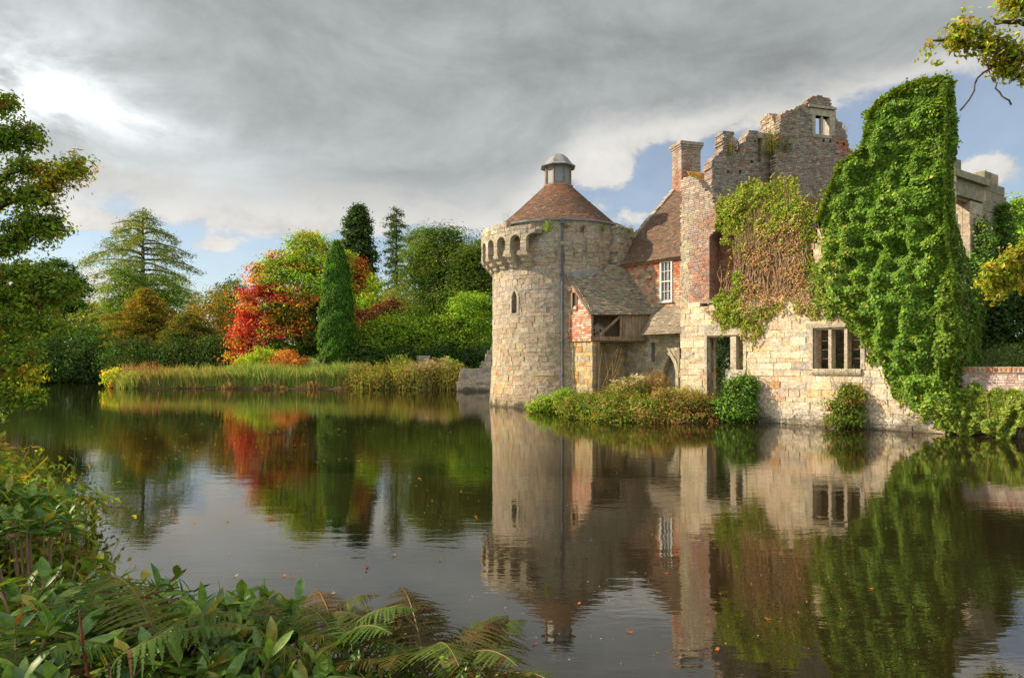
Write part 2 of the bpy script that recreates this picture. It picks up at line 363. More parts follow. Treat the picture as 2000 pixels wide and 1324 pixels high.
# ------------------------------------------------------------------ ground and water
POND = np.array([(-110, 84), (-110, 60), (-60, 55), (-38, 44), (-24, 30), (-15, 19), (-9.5, 11.5), (-7, 9.2), (-5, 7), (-3.6, 5.2), (-2.4, 3.6), (-1.6, 3.3), (-.9, 3.05), (-.25, 2.85), (.18, 2.35), (.45, 1.6), (2, .8), (6, 0), (14, -3), (24, -2), (24, 6), (17.4, 14.8),
  (14.6, 18.1), (13.2, 19.7), (11.3, 21.9), (8.9, 24.7), (7.4, 24.6), (6.2, 24.1), (4.9, 24.0), (3.9, 25.0), (3.2, 27.2), (2.5, 30.3), (1.5, 33), (.6, 38), (2.5, 46), (4.5, 54.5), (0, 57.2), (-6, 58.2), (-13, 59.2), (-24, 60.4), (-34, 61.2), (-37, 62.6), (-38.5, 65), (-41, 72), (-44.5, 82)])
def pond_sd(x, y):                              # signed distance, positive on land
    p = POND; q = np.roll(p, -1, 0); d = np.full(x.shape, 1e9); ins = np.zeros(x.shape, bool)
    for (ax, ay), (bx, by) in zip(p, q):
        ex, ey = bx-ax, by-ay; t = np.clip(((x-ax)*ex+(y-ay)*ey)/(ex*ex+ey*ey), 0, 1)
        d = np.minimum(d, np.hypot(x-ax-t*ex, y-ay-t*ey))
        c = (ay <= y) != (by <= y); xi = ax+(y-ay)*ex/(ey if abs(ey) > 1e-9 else 1e-9); ins ^= c & (x < xi)
    return np.where(ins, -d, d)
def ground_z(x, y):
    x = np.asarray(x, float); y = np.asarray(y, float); d = pond_sd(x, y)
    sm = lambda a, b: (lambda t: t*t*(3-2*t))(np.clip((d-a)/(b-a), 0, 1))
    z = -.9+.9*sm(-2.5, -.0)+.10*sm(0, .1)+np.interp(y, (5, 9), (.85, .5))*np.where(y < 13, sm(.02, .5), sm(.05, 1.6))
    far = np.clip((y-70)/110, 0, 1); return z+far**1.3*6*sm(3, 20)+.06*np.sin(x*.7)*np.sin(y*.6)*sm(.5, 3)
gx = np.unique(np.concatenate((np.arange(-260, -60, 6), np.arange(-60, -14, 1.), np.arange(-14, 18, .4), np.arange(18, 60, 1.5), np.arange(60, 301, 8))))
gy = np.unique(np.concatenate((np.arange(-40, -4, 4), np.arange(-4, 36, .4), np.arange(36, 92, .8), np.arange(92, 420, 8))))
GX, GY = np.meshgrid(gx, gy); GZ = ground_z(GX, GY); nx = len(gx)
ii = (np.arange(len(gy)-1)[:, None]*nx+np.arange(nx-1)[None]).ravel()
single('ground', np.stack((GX, GY, GZ), -1).reshape(-1, 3), np.stack((ii, ii+1, ii+nx+1, ii+nx), -1), M_GROUND, kind='structure', smooth=True)
single('pond_water', [(-259, -39, 0), (299, -39, 0), (299, 120, 0), (-259, 120, 0)], np.array([(0, 1, 2, 3)]), M_WATER, kind='structure')

# ------------------------------------------------------------------ round tower
T0 = np.array((2.42, 35.9)); R0 = 3.45
Rt = lambda v: 3.44+.02*np.clip((6-v)/6, 0, 1)+.17*np.clip((2.2-v)/2.4, 0, 1)
def col_tower(u, v, rng):
    n = len(u); low = np.clip((5.2-v)/3, 0, 1)*(.75+.25*np.sin(u*1.3))
    a = pal(((.385, .325, .255), 3), ((.42, .36, .285), 2), ((.345, .295, .24), 2), ((.40, .31, .215), 1), j=.09)(u, v, rng)
    b = pal(((.40, .30, .165), 3), ((.43, .335, .20), 2.2), ((.38, .31, .22), 2), ((.40, .23, .09), .5), ((.31, .24, .155), 1))(u, v, rng)
    m = (low*(.55+.35*rng.random(n)))[:, None]; c = b*m+a*(1-m); return c*np.where(v < .55, .8, 1)[:, None]
m_tower = cyl(T0, Rt, R0)
tower = Thing('round_tower', 'round pale sandstone tower with brown conical tiled roof and lead lantern', 'tower', (T0[0], T0[1], 0))
pi = math.pi
def th2u(deg): return rad(deg)*R0
SL = -42.0                                       # slit window bearing
su = th2u(SL); slit = [(su-.17, 4.58), (su+.17, 4.58), (su+.17, 5.35), (su+.1, 5.56), (su, 5.68), (su-.1, 5.56), (su-.17, 5.35)]
V, f, c = masonry(m_tower, [(-pi*R0, -.35), (pi*R0, -.35), (pi*R0, 8.93), (-pi*R0, 8.93)], (.15, .29), (.2, .56), .55, col_tower, 11, holes=[slit], jit=.016, ch=.007, breaks=(4.58, 5.68), cj=.035, g=.0015)
shaft = tower.part('wall', V, f, M_STONE, c)
fr = [(su-.29, 4.5), (su+.29, 4.5), (su+.29, 5.4), (su+.2, 5.66), (su, 5.84), (su-.2, 5.66), (su-.29, 5.4)]
fm = MB()
for i in range(7):
    j = (i+1) % 7; Vp, fp = prism([fr[i], fr[j], slit[j], slit[i]], m_tower, -.2, .03); fm.add(Vp, fp, (.40, .36, .28))
w_ = fm.to(tower, 'slit_window', M_DRESS)
Vp, fp = prism(slit, m_tower, -.34, -.28); tower.part('pane', Vp, fp, M_GLASS, parent=w_)
# parapet on its machicolation (left) and the broken stretch (right)
m_par = cyl(T0, lambda v: 4.03+0*v, 4.03); K4 = rad(1)*4.03
arch = []; cent = [-21.7-12.8*i for i in range(9)]
for a in cent:
    u = a*K4; w = .29; arch.append([(u-w, 7.3), (u+w, 7.3), (u+w, 8.28), (u-w, 8.28)])
top = [(-19.6*K4, 8.40), (-20.6*K4, 8.52), (-23*K4, 8.66), (-27*K4, 8.68), (-30*K4, 8.78), (-44*K4, 8.82), (-52*K4, 8.86), (-60*K4, 8.88), (-90*K4, 8.94), (-133*K4, 8.9)]
V, f, c = masonry(m_par, [(-133*K4, 7.36), (-19.6*K4, 7.36)]+top, (.16, .3), (.3, .62), .3, pal(((.42, .37, .28), 3), ((.38, .33, .25), 2), ((.46, .41, .32), 1.4), ((.34, .30, .23), 1)), 12, holes=arch, jit=.012, ch=.014, breaks=(7.6, 7.98, 8.28), cj=.02)
pm_ = MB(); pm_.add(V, f, c)
for a in cent:
    u = a*K4; w = .29
    for sg in ((-1, 1) if a < -22 else (-1,)):
        Vp, fp = prism([(u+sg*(w+.01), 7.98), (u+sg*(w+.01), 8.285), (u, 8.285)]+[(u+sg*w*math.sin(t), 7.98+w*math.cos(t)) for t in np.linspace(0, pi/2, 6)], m_par, -.29, .004); pm_.add(Vp, fp, (.40, .355, .27))
par = pm_.to(tower, 'parapet', M_DRESS)
m_brk = cyl(T0, lambda v: 3.93+0*v, 3.93); K5 = rad(1)*3.93
V, f, c = masonry(m_brk, [(44*K5, 6.3), (52*K5, 5.9), (112*K5, 5.9), (112*K5, 9.05), (84*K5, 9.02), (68*K5, 8.9), (60*K5, 8.92), (50*K5, 8.8), (44*K5, 8.86)], (.16, .3), (.25, .55), .6, pal(((.36, .31, .235), 3), ((.30, .27, .22), 2), ((.42, .33, .2), 1)), 13, jit=.05, ch=.03, rag=.05, cj=.05)
tower.part('broken_parapet', V, f, M_STONE, c)
def corbel_prof(out):                            # three rolls stepping outwards
    pr = [(0, 7.40), (out, 7.40)]
    for k in range(3):
        x = out*(3-k)/3; zt = 7.40-.22*k
        for t in np.linspace(0, pi/2, 5): pr.append((x-(1-math.cos(t))*-0-out*.30*(1-math.cos(t)), zt-.02-.19*math.sin(t)))
    pr.append((0, 6.74)); return pr
def corbel(deg, out=.6, w=.2, z=0, cut=0):
    t = rad(deg); rd = np.array((math.sin(t), -math.cos(t), 0)); tg = np.array((math.cos(t), math.sin(t), 0)); O = np.array((T0[0], T0[1], z))+rd*3.42
    pr = [p for p in corbel_prof(out) if p[1] <= 7.41-cut] if cut else corbel_prof(out)
    m = lambda q: O+q[:, :1]*rd+q[:, 1:2]*np.array((0, 0, 1))+q[:, 2:3]*tg
    return prism(pr, m, -w, w)
for a in [x-6.4 for x in cent]:
    Vp, fp = corbel(a); tower.part('corbel', Vp, fp, M_DRESS, np.broadcast_to((.40, .35, .27), (len(Vp), 3)))
rs = RNG(5)
for a, z, s in ((-9, .15, .45), (1, .5, .3), (4.5, .02, .32), (11, .6, .26), (12, .18, .3), (22, .62, .24), (22, .2, .3), (33, .5, .34), (35, -.1, .4)):
    Vp, fp = corbel(a, .26*s/.4, .18, z if z > .1 else z, 0); tower.part('corbel', Vp, fp, M_DRESS, np.broadcast_to((.40, .34, .25), (len(Vp), 3)), label='broken corbel stub')
# walk slab, cone, gutter, pipe
for rng_ in (range(-130, -18, 6), range(48, 108, 6)):
  ww = MB()
  for d in rng_:
    Vp, fp = prism([(d*K4, 8.3), ((d+6.1)*K4, 8.3), ((d+6.1)*K4, 8.5), (d*K4, 8.5)], m_par, -.75, -.32); ww.add(Vp, fp, (.3, .27, .22))
  ww.to(tower, 'wall_walk', M_DRESS)
cp_v = np.array((0, .55, 1.9, 3.45)); cp_r = np.array((3.42, 2.98, 1.98, .74)); cp_z = np.array((8.97, 9.28, 10.2, 11.36)); cp_v = np.concatenate(([0], np.cumsum(np.hypot(np.diff(cp_r), np.diff(cp_z)))))
def m_cone(q):
    r = np.interp(q[:, 1], cp_v, cp_r)+q[:, 2]*.67; z = np.interp(q[:, 1], cp_v, cp_z)+q[:, 2]*.74; t = q[:, 0]; return np.stack((T0[0]+r*np.sin(t), T0[1]-r*np.cos(t), z), -1)
def col_cone(u, v, rng):
    c = pal(((.20, .105, .065), 3), ((.16, .10, .07), 3), ((.25, .12, .07), 1.4), ((.13, .10, .08), 2), ((.24, .18, .12), .8))(u, v, rng)
    up = np.clip((v-2.0)/1.2, 0, 1)[:, None]*(np.sin(u*2+1)*.5+.5)[:, None]; return c*(1-up*.6)+np.array((.30, .115, .065))*up*.6
V, f, c = tiles(m_cone, lambda v: (-pi, pi) if v < cp_v[-1]-.03 else None, .098, lambda v: .17/np.interp(v, cp_v, cp_r), col_cone, 21)
roof = tower.part('conical_roof', V, f, M_TILE, c)
V, f = lathe(list(zip(cp_r-.02, cp_z-.02))+[(.0, 11.36)], 48, T0); tower.part('roof_deck', V, f, M_DARK, parent=roof)
V, f = lathe([(3.46, 8.93), (3.56, 8.93), (3.58, 9.03), (3.55, 9.03), (3.46, 8.97)], 64, T0); gut = tower.part('gutter', V, f, M_LEAD)
tp = rad(-.5); pd = np.array((math.sin(tp), -math.cos(tp), 0)); mb = MB(); px0 = np.array((T0[0], T0[1], 0))
zz_ = np.linspace(.65, 8.9, 12); mb.tube([px0+pd*(Rt(np.array(z))+.09)+np.array((0, 0, z)) for z in zz_], .055, 8)
for z in (1.6, 3.2, 4.8, 6.4, 7.7): mb.tube([px0+pd*(Rt(np.array(z))+.09)+np.array((0, 0, z+d)) for d in (-.07, .07)], .085, 8)
mb.box(px0+pd*3.56+np.array((0, 0, 8.85)), (.09, .09, .12)); mb.to(tower, 'drainpipe', M_PIPE)
# lantern
lan = MB(); V, f = lathe([(.80, 11.30), (.84, 11.36), (.80, 11.44), (.70, 11.47), (.70, 11.40)], 8, T0, pi/8); lan.add(V, f); base = lan.to(tower, 'lantern', M_TIMBER)
pm = MB()
for k in range(8):
    t = k*pi/4+pi/8; q = px0+np.array((math.sin(t), -math.cos(t), 0))*.68
    V, f = tube([q+np.array((0, 0, 11.42)), q+np.array((0, 0, 12.42))], .055, 4); tower.part('lantern_post', V, f, M_TIMBER, np.ones((len(V), 3)), parent=base)
    t2 = t+pi/8; rd = np.array((math.sin(t2), -math.cos(t2), 0)); tg = np.array((math.cos(t2), math.sin(t2), 0))
    m2 = flat(px0+rd*.60, tg, rd); hw = .22
    V, f = prism([(-hw, 11.5), (hw, 11.5), (hw, 12.36), (-hw, 12.36)], m2, 0, .015); tower.part('lantern_pane', V, f, M_LATTICE, parent=base)
V, f = lathe([(.70, 12.34), (.70, 12.44), (.95, 12.40), (.97, 12.43), (.78, 12.56), (.66, 12.72), (.50, 12.92), (.30, 13.08), (.10, 13.15), (.0, 13.16)], 8, T0, pi/8)
cap = tower.part('lantern_cap', V, f, M_LEAD, parent=base)

# ------------------------------------------------------------------ frames of the house and the ruin
U2 = np.array((.66, -.751, 0)); U2 /= np.linalg.norm(U2); N2 = np.array((-.751, -.66, 0)); N2 /= np.linalg.norm(N2)
A = np.array((6.63, 31.9, 0))                     # on the tile-hung wall
C0 = np.array((6.67, 27.0, 0))                    # corner of the ruined front
def onp(O, px): k = (px-1000)/F; return (k*O[1]-O[0])/(U2[0]-k*U2[1])
def FZ(O, px, py): s = onp(O, px); Y = O[1]+s*U2[1]; return s, CZ-(py-HZ)/F*Y
house = Thing('tile_hung_house', 'old house with red hung tiles and steep brown roof beside the tower', 'house', (6.6, 31.9, .6))
m_red = flat(A, U2, N2)
def col_hung(u, v, rng):
    red = np.clip((v-5.6)/1.2+np.sin(u*2.3)*.35+.25*(u > .9), 0, 1)
    a = pal(((.40, .125, .06), 3), ((.33, .11, .06), 2), ((.45, .17, .08), 1.3), ((.26, .13, .09), 1))(u, v, rng)
    b = pal(((.44, .34, .24), 3), ((.38, .26, .17), 2), ((.40, .19, .11), 1.3), ((.32, .26, .19), 1))(u, v, rng)
    return np.where((rng.random(len(u)) < .15+.8*red)[:, None], a, b)
sw0, swz0 = FZ(A, 1291, 590); sw1, swz1 = FZ(A, 1313, 509)
def split_rows(lo, hi, z0, z1, hole):
    pass
V, f = prism([(-2.6, .4), (4, .4), (4, 6.95), (-2.6, 6.95)], m_red, -.4, -.03); house.part('core_wall', V, f, M_BRICK, np.full((len(V), 3), .25))
tl = MB()
for (a, b, z0, z1) in ((-2.4, sw0-.04, 4.3, 6.92), (sw1+.04, 3.6, 4.3, 6.92), (sw0-.04, sw1+.04, 4.3, swz0-.02), (sw0-.04, sw1+.04, swz1+.02, 6.92)):
    mm = flat(A+np.array((0, 0, z0)), U2, N2); V, f, c = tiles(mm, lambda v: (a, b) if v < z1-z0-.02 else None, .115, .17, lambda u, v, r: col_hung(u, v+z0, r), 31, th=.02); tl.add(V, f, c)
tl.to(house, 'tile_hung_wall', M_HUNG)
# sash window
def sash(th, m, s0, s1, z0, z1, nc, nr):
    fr = MB(); fw = .05
    for a, b, c_, d in ((s0-.03, s0+fw, z0, z1), (s1-fw, s1+.03, z0, z1), (s0+fw, s1-fw, z1-fw, z1), (s0+fw, s1-fw, z0, z0+fw)):
        V, f = prism([(a, c_), (b, c_), (b, d), (a, d)], m, -.06, .06); fr.add(V, f)
    V, f = prism([(s0-.06, z0-.06), (s1+.06, z0-.06), (s1+.06, z0-.002), (s0-.06, z0-.002)], m, -.02, .12); fr.add(V, f)
    o = fr.to(th, 'sash_window', M_WHITE); gb = MB()
    for i in range(1, nc): x = s0+(s1-s0)*i/nc; V, f = prism([(x-.012, z0+fw), (x+.012, z0+fw), (x+.012, z1-fw), (x-.012, z1-fw)], m, -.02, .035); gb.add(V, f)
    for j in range(1, nr):
        zq = z0+(z1-z0)*j/nr; t = .026 if j*2 == nr else .012; V, f = prism([(s0+fw, zq-t), (s1-fw, zq-t), (s1-fw, zq+t), (s0+fw, zq+t)], m, -.018, .04+.005*(j*2 == nr)); gb.add(V, f)
    gb.to(th, 'glazing_bars', M_WHITE, parent=o)
    V, f = prism([(s0+.02, z0+.02), (s1-.02, z0+.02), (s1-.02, z1-.02), (s0+.02, z1-.02)], m, -.04, -.028); th.part('pane', V, f, M_GLASS, parent=o)
sash(house, m_red, sw0, sw1, swz0, swz1, 3, 4)
# main roof: eaves along the wall, rising back
mS = .87; SV = unit(-N2+np.array((0, 0, mS))); RN = unit(N2*mS+np.array((0, 0, 1))); hyp = math.hypot(1, mS)
E_ = A+np.array((0, 0, 7.10))+N2*.22+np.array((0, 0, -.2))
m_roof = flat(E_, U2, RN, SV)
def col_roof(u, v, rng): return pal(((.17, .105, .075), 3), ((.21, .12, .08), 2), ((.14, .10, .08), 2), ((.24, .15, .09), 1), ((.12, .095, .08), 1))(u, v, rng)
V, f, c = tiles(m_roof, lambda v: (-2.5, 4.5) if v < 5.9*hyp else None, .10, .17, col_roof, 32)
hr_ = house.part('roof', V, f, M_TILE, c)
V, f = prism([(-2.5, .05), (4.5, .05), (4.5, 5.9*hyp), (-2.5, 5.9*hyp)], m_roof, -.14, -.02); house.part('roof_deck', V, f, M_TIMBER, parent=hr_)
vm = MB()
for i in range(22):
    a = .3+i*.36; V, f = prism([(-2.66, a), (-2.42, a), (-2.42, a+.34), (-2.66, a+.34)], m_roof, -.2, .09+.02*math.sin(i*2.1)); vm.add(V, f, np.array((.34, .30, .24))*(1+.15*math.sin(i*3.3)))
vm.to(house, 'verge_coping', M_DRESS)
V, f = prism([(-2.4, 6.80), (4, 6.80), (4, 6.9), (-2.4, 6.9)], m_red, .045, .10); house.part('eaves_board', V, f, M_TIMBER)
# pent roof below the hung tiles
pent = MB()
for (O2, sv, ln) in ((A+N2*.92+np.array((0, 0, 3.42)), unit(-N2*.5+np.array((0, 0, .5))), .62), (A+N2*.48+np.array((0, 0, 3.86)), unit(-N2*.42+np.array((0, 0, .8))), .98)):
    rn = np.cross(U2, sv); V, f, c = tiles(flat(O2, U2, rn, sv), lambda v: (-.05-.0*v, 3.2) if v < ln else None, .10, .17, lambda u, v, r: pal(((.24, .19, .14), 3), ((.19, .15, .115), 2), ((.29, .23, .17), 1.5))(u, v, r), 33); pent.add(V, f, c)
pt = pent.to(house, 'pent_roof', M_OLDTILE)
V, f = prism([(0, 0), (3.2, 0), (3.2, 1), (0, 1)], lambda q: A+q[:, :1]*U2+N2*(.86-.8*q[:, 1:2])+np.array((0, 0, 1.))*(3.40+1.1*q[:, 1:2]**1.3)+q[:, 2:3]*N2, -.06, -.03); house.part('pent_deck', V, f, M_TIMBER, parent=pt)
# ground floor wall
G1 = A+N2*.25; m_g = flat(G1, U2, N2)
d0, dz1 = FZ(G1, 1297, 694); d1, _ = FZ(G1, 1320, 694); dm = (d0+d1)/2
door = [(d0, .3), (d1, .3), (d1, 1.75), (d1-.08, 2.1), (dm, dz1), (d0+.08, 2.1), (d0, 1.75)]
w0, wz1 = FZ(G1, 1324, 668); w1, wz0 = FZ(G1, 1336, 726)
b0, bz1 = FZ(G1, 1272, 668); b1, bz0 = FZ(G1, 1279, 704)
hol = [door, [(w0, wz0), (w1, wz0), (w1, wz1), (w0, wz1)], [(b0, bz0), (b1, bz0), (b1, bz1), (b0, bz1)]]
V, f, c = masonry(m_g, [(-2.2, .2), (3.4, .2), (3.4, 3.62), (-2.2, 3.62)], (.14, .28), (.2, .5), .5, pal(((.40, .34, .25), 3), ((.34, .28, .2), 2), ((.45, .36, .22), 1.5), ((.30, .26, .21), 1)), 34, holes=hol, jit=.02, ch=.014, breaks=(1.75, wz0, wz1))
house.part('ground_floor_wall', V, f, M_STONE, c)
dfm = MB(); dout = [(d0-.16, .3), (d1+.16, .3), (d1+.16, 1.8), (d1+.03, 2.25), (dm, dz1+.24), (d0-.03, 2.25), (d0-.16, 1.8)]
for i in range(1, 7):
    j = (i+1) % 7; V, f = prism([dout[i], dout[j], door[j], door[i]], m_g, -.35, .04); dfm.add(V, f, (.44, .38, .28))
dr = dfm.to(house, 'pointed_doorway', M_DRESS)
V, f = prism(door, m_g, -.46, -.4); house.part('door', V, f, M_TIMBER, parent=dr)
V, f = prism(hol[1], m_g, -.4, -.3); wo_ = house.part('window_boards', V, f, M_TIMBER)
lm = MB(); V, f = prism([(w0-.2, wz1), (w1+.3, wz1), (w1+.3, wz1+.22), (w0-.2, wz1+.22)], m_g, -.2, .05); lm.add(V, f, (.40, .36, .29))
V, f = prism([(w0, wz0), (w0+.1, wz0), (w0+.1, wz1), (w0, wz1)], m_g, -.2, .03); lm.add(V, f, (.3, .26, .2)); lm.to(house, 'window_frame', M_DRESS, parent=wo_)
V, f = prism(hol[2], m_g, -.2, -.1); house.part('shutter', V, f, M_PIPE)

# ------------------------------------------------------------------ lean-to against the tower
E0 = np.array((3.67, 31.35, 4.45)); E1 = np.array((6.75, 31.86, 4.5)); TP = np.array((2.72, 32.42, 6.28))
lean = Thing('timber_lean_to', 'timber framed lean-to with mossy tiled roof between tower and house', 'lean-to', (4.8, 31.9, .6))
ea = E1-E0; La = np.linalg.norm(ea); ea = ea/La; fb = TP-E0; rn = unit(np.cross(ea, fb)); Lb = np.linalg.norm(fb); fbn = fb/Lb
def m_lr(q): return E0+q[:, :1]*ea+(q[:, 1:2])*fbn+q[:, 2:3]*rn
def rows_l(v):
    if v > 2.95: return None
    t = v/Lb; return (-.10+max(0, v-Lb)*.9, La*(1+.05*max(0, t))+.12)
def col_lt(u, v, rng): return pal(((.25, .215, .16), 3), ((.20, .17, .13), 3), ((.30, .25, .18), 2), ((.16, .135, .105), 1.5), ((.27, .17, .11), 1))(u, v, rng)
V, f, c = tiles(m_lr, rows_l, .098, .17, col_lt, 41, jw=.014, start=-.12); lr_ = lean.part('roof', V, f, M_OLDTILE, c)
V, f = prism([(-.05, -.05), (La+.1, -.05), (La+.25, 2.9), (.6, 2.9), (0, 2.2)], m_lr, -.10, -.02); lean.part('roof_deck', V, f, M_TIMBER, parent=lr_)
fl = MB()
for k in range(10):
    t0 = rad(3+k*4.6); t1 = t0+rad(4.6); q = []
    for t, z in ((t0, 6.12+k*.045), (t1, 6.12+(k+1)*.045), (t1, 6.4+(k+1)*.045), (t0, 6.4+k*.045)): q.append((T0[0]+3.5*math.sin(t), T0[1]-3.5*math.cos(t), z))
    q = np.array(q); o = np.array((math.sin(t0), -math.cos(t0), 0))*.03; fl.add(np.concatenate((q, q+o)), BOXF[:, [0, 1, 3, 2]]*0+np.array([(0, 1, 2, 3), (4, 7, 6, 5), (0, 4, 5, 1), (1, 5, 6, 2), (2, 6, 7, 3), (3, 7, 4, 0)]))
fl.to(lean, 'lead_flashing', M_LEAD, parent=lr_)
# gable, hung with tiles, on a stone pier
GO = np.array((TP[0], TP[1], 0)); GE = np.array((E0[0], E0[1], 0)); gd = GE-GO; Lg = np.linalg.norm(gd); gd /= Lg; gn = np.array((gd[1], -gd[0], 0)); gn = gn if gn[0] < 0 else -gn
m_gab = flat(GO+np.array((0, 0, 3.16)), gd, gn); win = (.22, .50, 1.55, 2.28)
gt = MB()
def lim(v): return min(Lg-.02, (TP[2]-.04-(3.16+v))/(TP[2]-E0[2])*Lg)
def colg(u, v, rng): return np.where((rng.random(len(u)) < .45)[:, None], pal(((.44, .16, .09), 2), ((.36, .13, .08), 1))(u, v, rng), pal(((.46, .36, .27), 2), ((.40, .27, .19), 1))(u, v, rng))
V, f, c = tiles(m_gab, lambda v: (-.2, min(win[0], lim(v))) if v < 3.0 else None, .115, .17, colg, 42, th=.02); gt.add(V, f, c)
V, f, c = tiles(m_gab, lambda v: (win[1] if win[2]-.05 < v < win[3] else win[0], max(lim(v), win[0]+.1)) if lim(v) > win[0]+.12 else None, .115, .17, colg, 43, th=.02); gt.add(V, f, c)
gw = gt.to(lean, 'tile_hung_gable', M_HUNG)
V, f = prism([(-.2, 0), (Lg-.03, 0), (Lg-.03, E0[2]-3.2), (0, TP[2]-3.24), (-.2, TP[2]-3.0)], m_gab, -.12, -.02); lean.part('gable_boarding', V, f, M_TIMBER, parent=gw)
V, f = prism([(win[0], win[2]), (win[1], win[2]), (win[1], win[3]), (win[0], win[3])], m_gab, -.015, 0.0); lw = lean.part('window', V, f, M_DARK)
mb = MB()
for a, b in ((win[0]-.03, win[0]+.03), (win[1]-.03, win[1]+.03)): V, f = prism([(a, win[2]-.03), (b, win[2]-.03), (b, win[3]+.03), (a, win[3]+.03)], m_gab, -.02, .06); mb.add(V, f)
V, f = prism([(win[0]-.05, win[2]-.07), (win[1]+.05, win[2]-.07), (win[1]+.05, win[2]-.031), (win[0]-.05, win[2]-.031)], m_gab, -.02, .08); mb.add(V, f); mb.to(lean, 'window_frame', M_TIMBER, parent=lw)
V, f = prism([(win[0]-.22, win[2]), (win[0]-.04, win[2]), (win[0]-.04, win[3]), (win[0]-.22, win[3])], m_gab, .03, .055); lean.part('shutter', V, f, M_BOARD)
V, f = prism([(0, 0), (2.25, 0), (2.25, .14), (0, .14)], flat(E0+rn*-.1-fbn*.0-ea*.14, fbn, rn, ea), 0, .09); lean.part('barge_board', V, f, M_BOARD)
m_pier = flat(GO-gn*.06, gd, gn); colp = pal(((.46, .33, .16), 3), ((.50, .38, .2), 2), ((.42, .34, .23), 1.5), ((.44, .25, .09), 1), ((.36, .3, .22), 1))
V, f, c = masonry(m_pier, [(-.3, .2), (Lg-.02, .2), (Lg-.02, 3.15), (-.3, 3.15)], (.16, .27), (.2, .42), .55, colp, 44, jit=.018, ch=.014, split=.3); lean.part('stone_pier', V, f, M_FACADE, c)
fn = unit(np.cross(ea*np.array((1, 1, 0)), (0, 0, 1))); fn = fn if fn[1] < 0 else -fn
e2 = unit(ea*np.array((1, 1, 0))); FO = np.array((E0[0], E0[1], 0))-fn*.10
def fp_(u, z, w=0): return FO+e2*u+np.array((0, 0, z))+fn*w
tb = MB(); tb.beam(fp_(-.05, 3.27), fp_(3.1, 3.27), .17, .2); lean_b = tb.to(lean, 'sill_beam', M_TIMBER)
tb = MB(); tb.beam(fp_(.0, 4.40), fp_(3.1, 4.42), .13, .13); tb.to(lean, 'wall_plate', M_TIMBER)
tb = MB(); tb.beam(fp_(.02, 3.37), fp_(.02, 4.33), .13, .13, (1, 0, 0)); tb.to(lean, 'corner_post', M_TIMBER)
tb = MB(); tb.beam(fp_(1.42, 3.37), fp_(1.42, 4.34), .11, .11, (1, 0, 0)); tb.to(lean, 'post', M_TIMBER)
tb = MB(); tb.beam(fp_(.36, 3.40, .02), fp_(1.36, 4.30, .02), .09, .11); tb.to(lean, 'brace', M_TIMBER)
tb = MB(); tb.beam(fp_(.36, .55, -.04), fp_(.36, 3.16, -.04), .11, .11, (1, 0, 0)); tb.to(lean, 'post', M_TIMBER)
pb = MB(); rb = RNG(3); u = 1.5
while u < 3.0:
    w = rb.uniform(.12, .2); z0 = 3.38; z1 = 4.36; V, f = prism([(u, z0), (u+w-.012, z0), (u+w-.012, z1), (u, z1)], lambda q: fp_(0, 0)+q[:, :1]*e2+q[:, 1:2]*np.array((0, 0, 1.))+q[:, 2:3]*fn, -.03, .0+rb.uniform(0, .02)); pb.add(V, f); u += w
pb.to(lean, 'plank_partition', M_BOARD)
V, f = prism([(-.1, -1.0), (3.2, -1.3), (3.2, -.1), (-.1, -.1)], lambda q: FO+q[:, :1]*e2+q[:, 1:2]*-fn*-1+np.array((0, 0, 1.))*(3.1+q[:, 2:3]), 0, .06); lean.part('floor', V, f, M_TIMBER)
V, f = prism([(.05, 3.4), (3.1, 3.4), (3.1, 4.9), (.05, 4.9)], lambda q: FO-fn*1.0+q[:, :1]*e2+q[:, 1:2]*np.array((0, 0, 1.))+q[:, 2:3]*fn, -.05, 0); lean.part('back_boarding', V, f, M_BOARD)
V, f, c = masonry(flat(FO-fn*1.15, e2, fn), [(-.2, .2), (3.4, .2), (3.4, 3.1), (-.2, 3.1)], (.16, .28), (.2, .45), .3, colp, 45, jit=.02); lean.part('back_wall', V, f, M_STONE, c)
# nesting box on the sill beam
nb0 = fp_(.28, 3.375, -.25); nbx = Thing('nesting_box', 'small wooden gabled nesting box with round holes inside the lean-to', 'nesting box', nb0)
mnb = flat(nb0, e2, fn); hb = MB(); V, f = prism([(-.22, 0), (.40, 0), (.40, .40), (.09, .58), (-.22, .40)], mnb, -.3, 0); nbx.part('body', V, f, M_BOARD)
for a, b in (((-.27, .39), (.09, .60)), ((.45, .39), (.09, .60))):
    V, f = prism([a, b, (b[0], b[1]+.03), (a[0], a[1]+.03)], mnb, -.32, .05); nbx.part('roof_board', V, f, M_BOARD)
for x in (-.06, .22):
    for z in (.1, .29):
        V, f = prism([(x+.045*math.cos(t), z+.06*math.sin(t)) for t in np.linspace(0, 2*pi, 10)[:-1]], mnb, 0, .004); nbx.part('entrance_hole', V, f, M_DARK)
V, f = prism([(-.22, .19), (.40, .19), (.40, .21), (-.22, .21)], mnb, 0, .06); nbx.part('perch', V, f, M_BOARD)

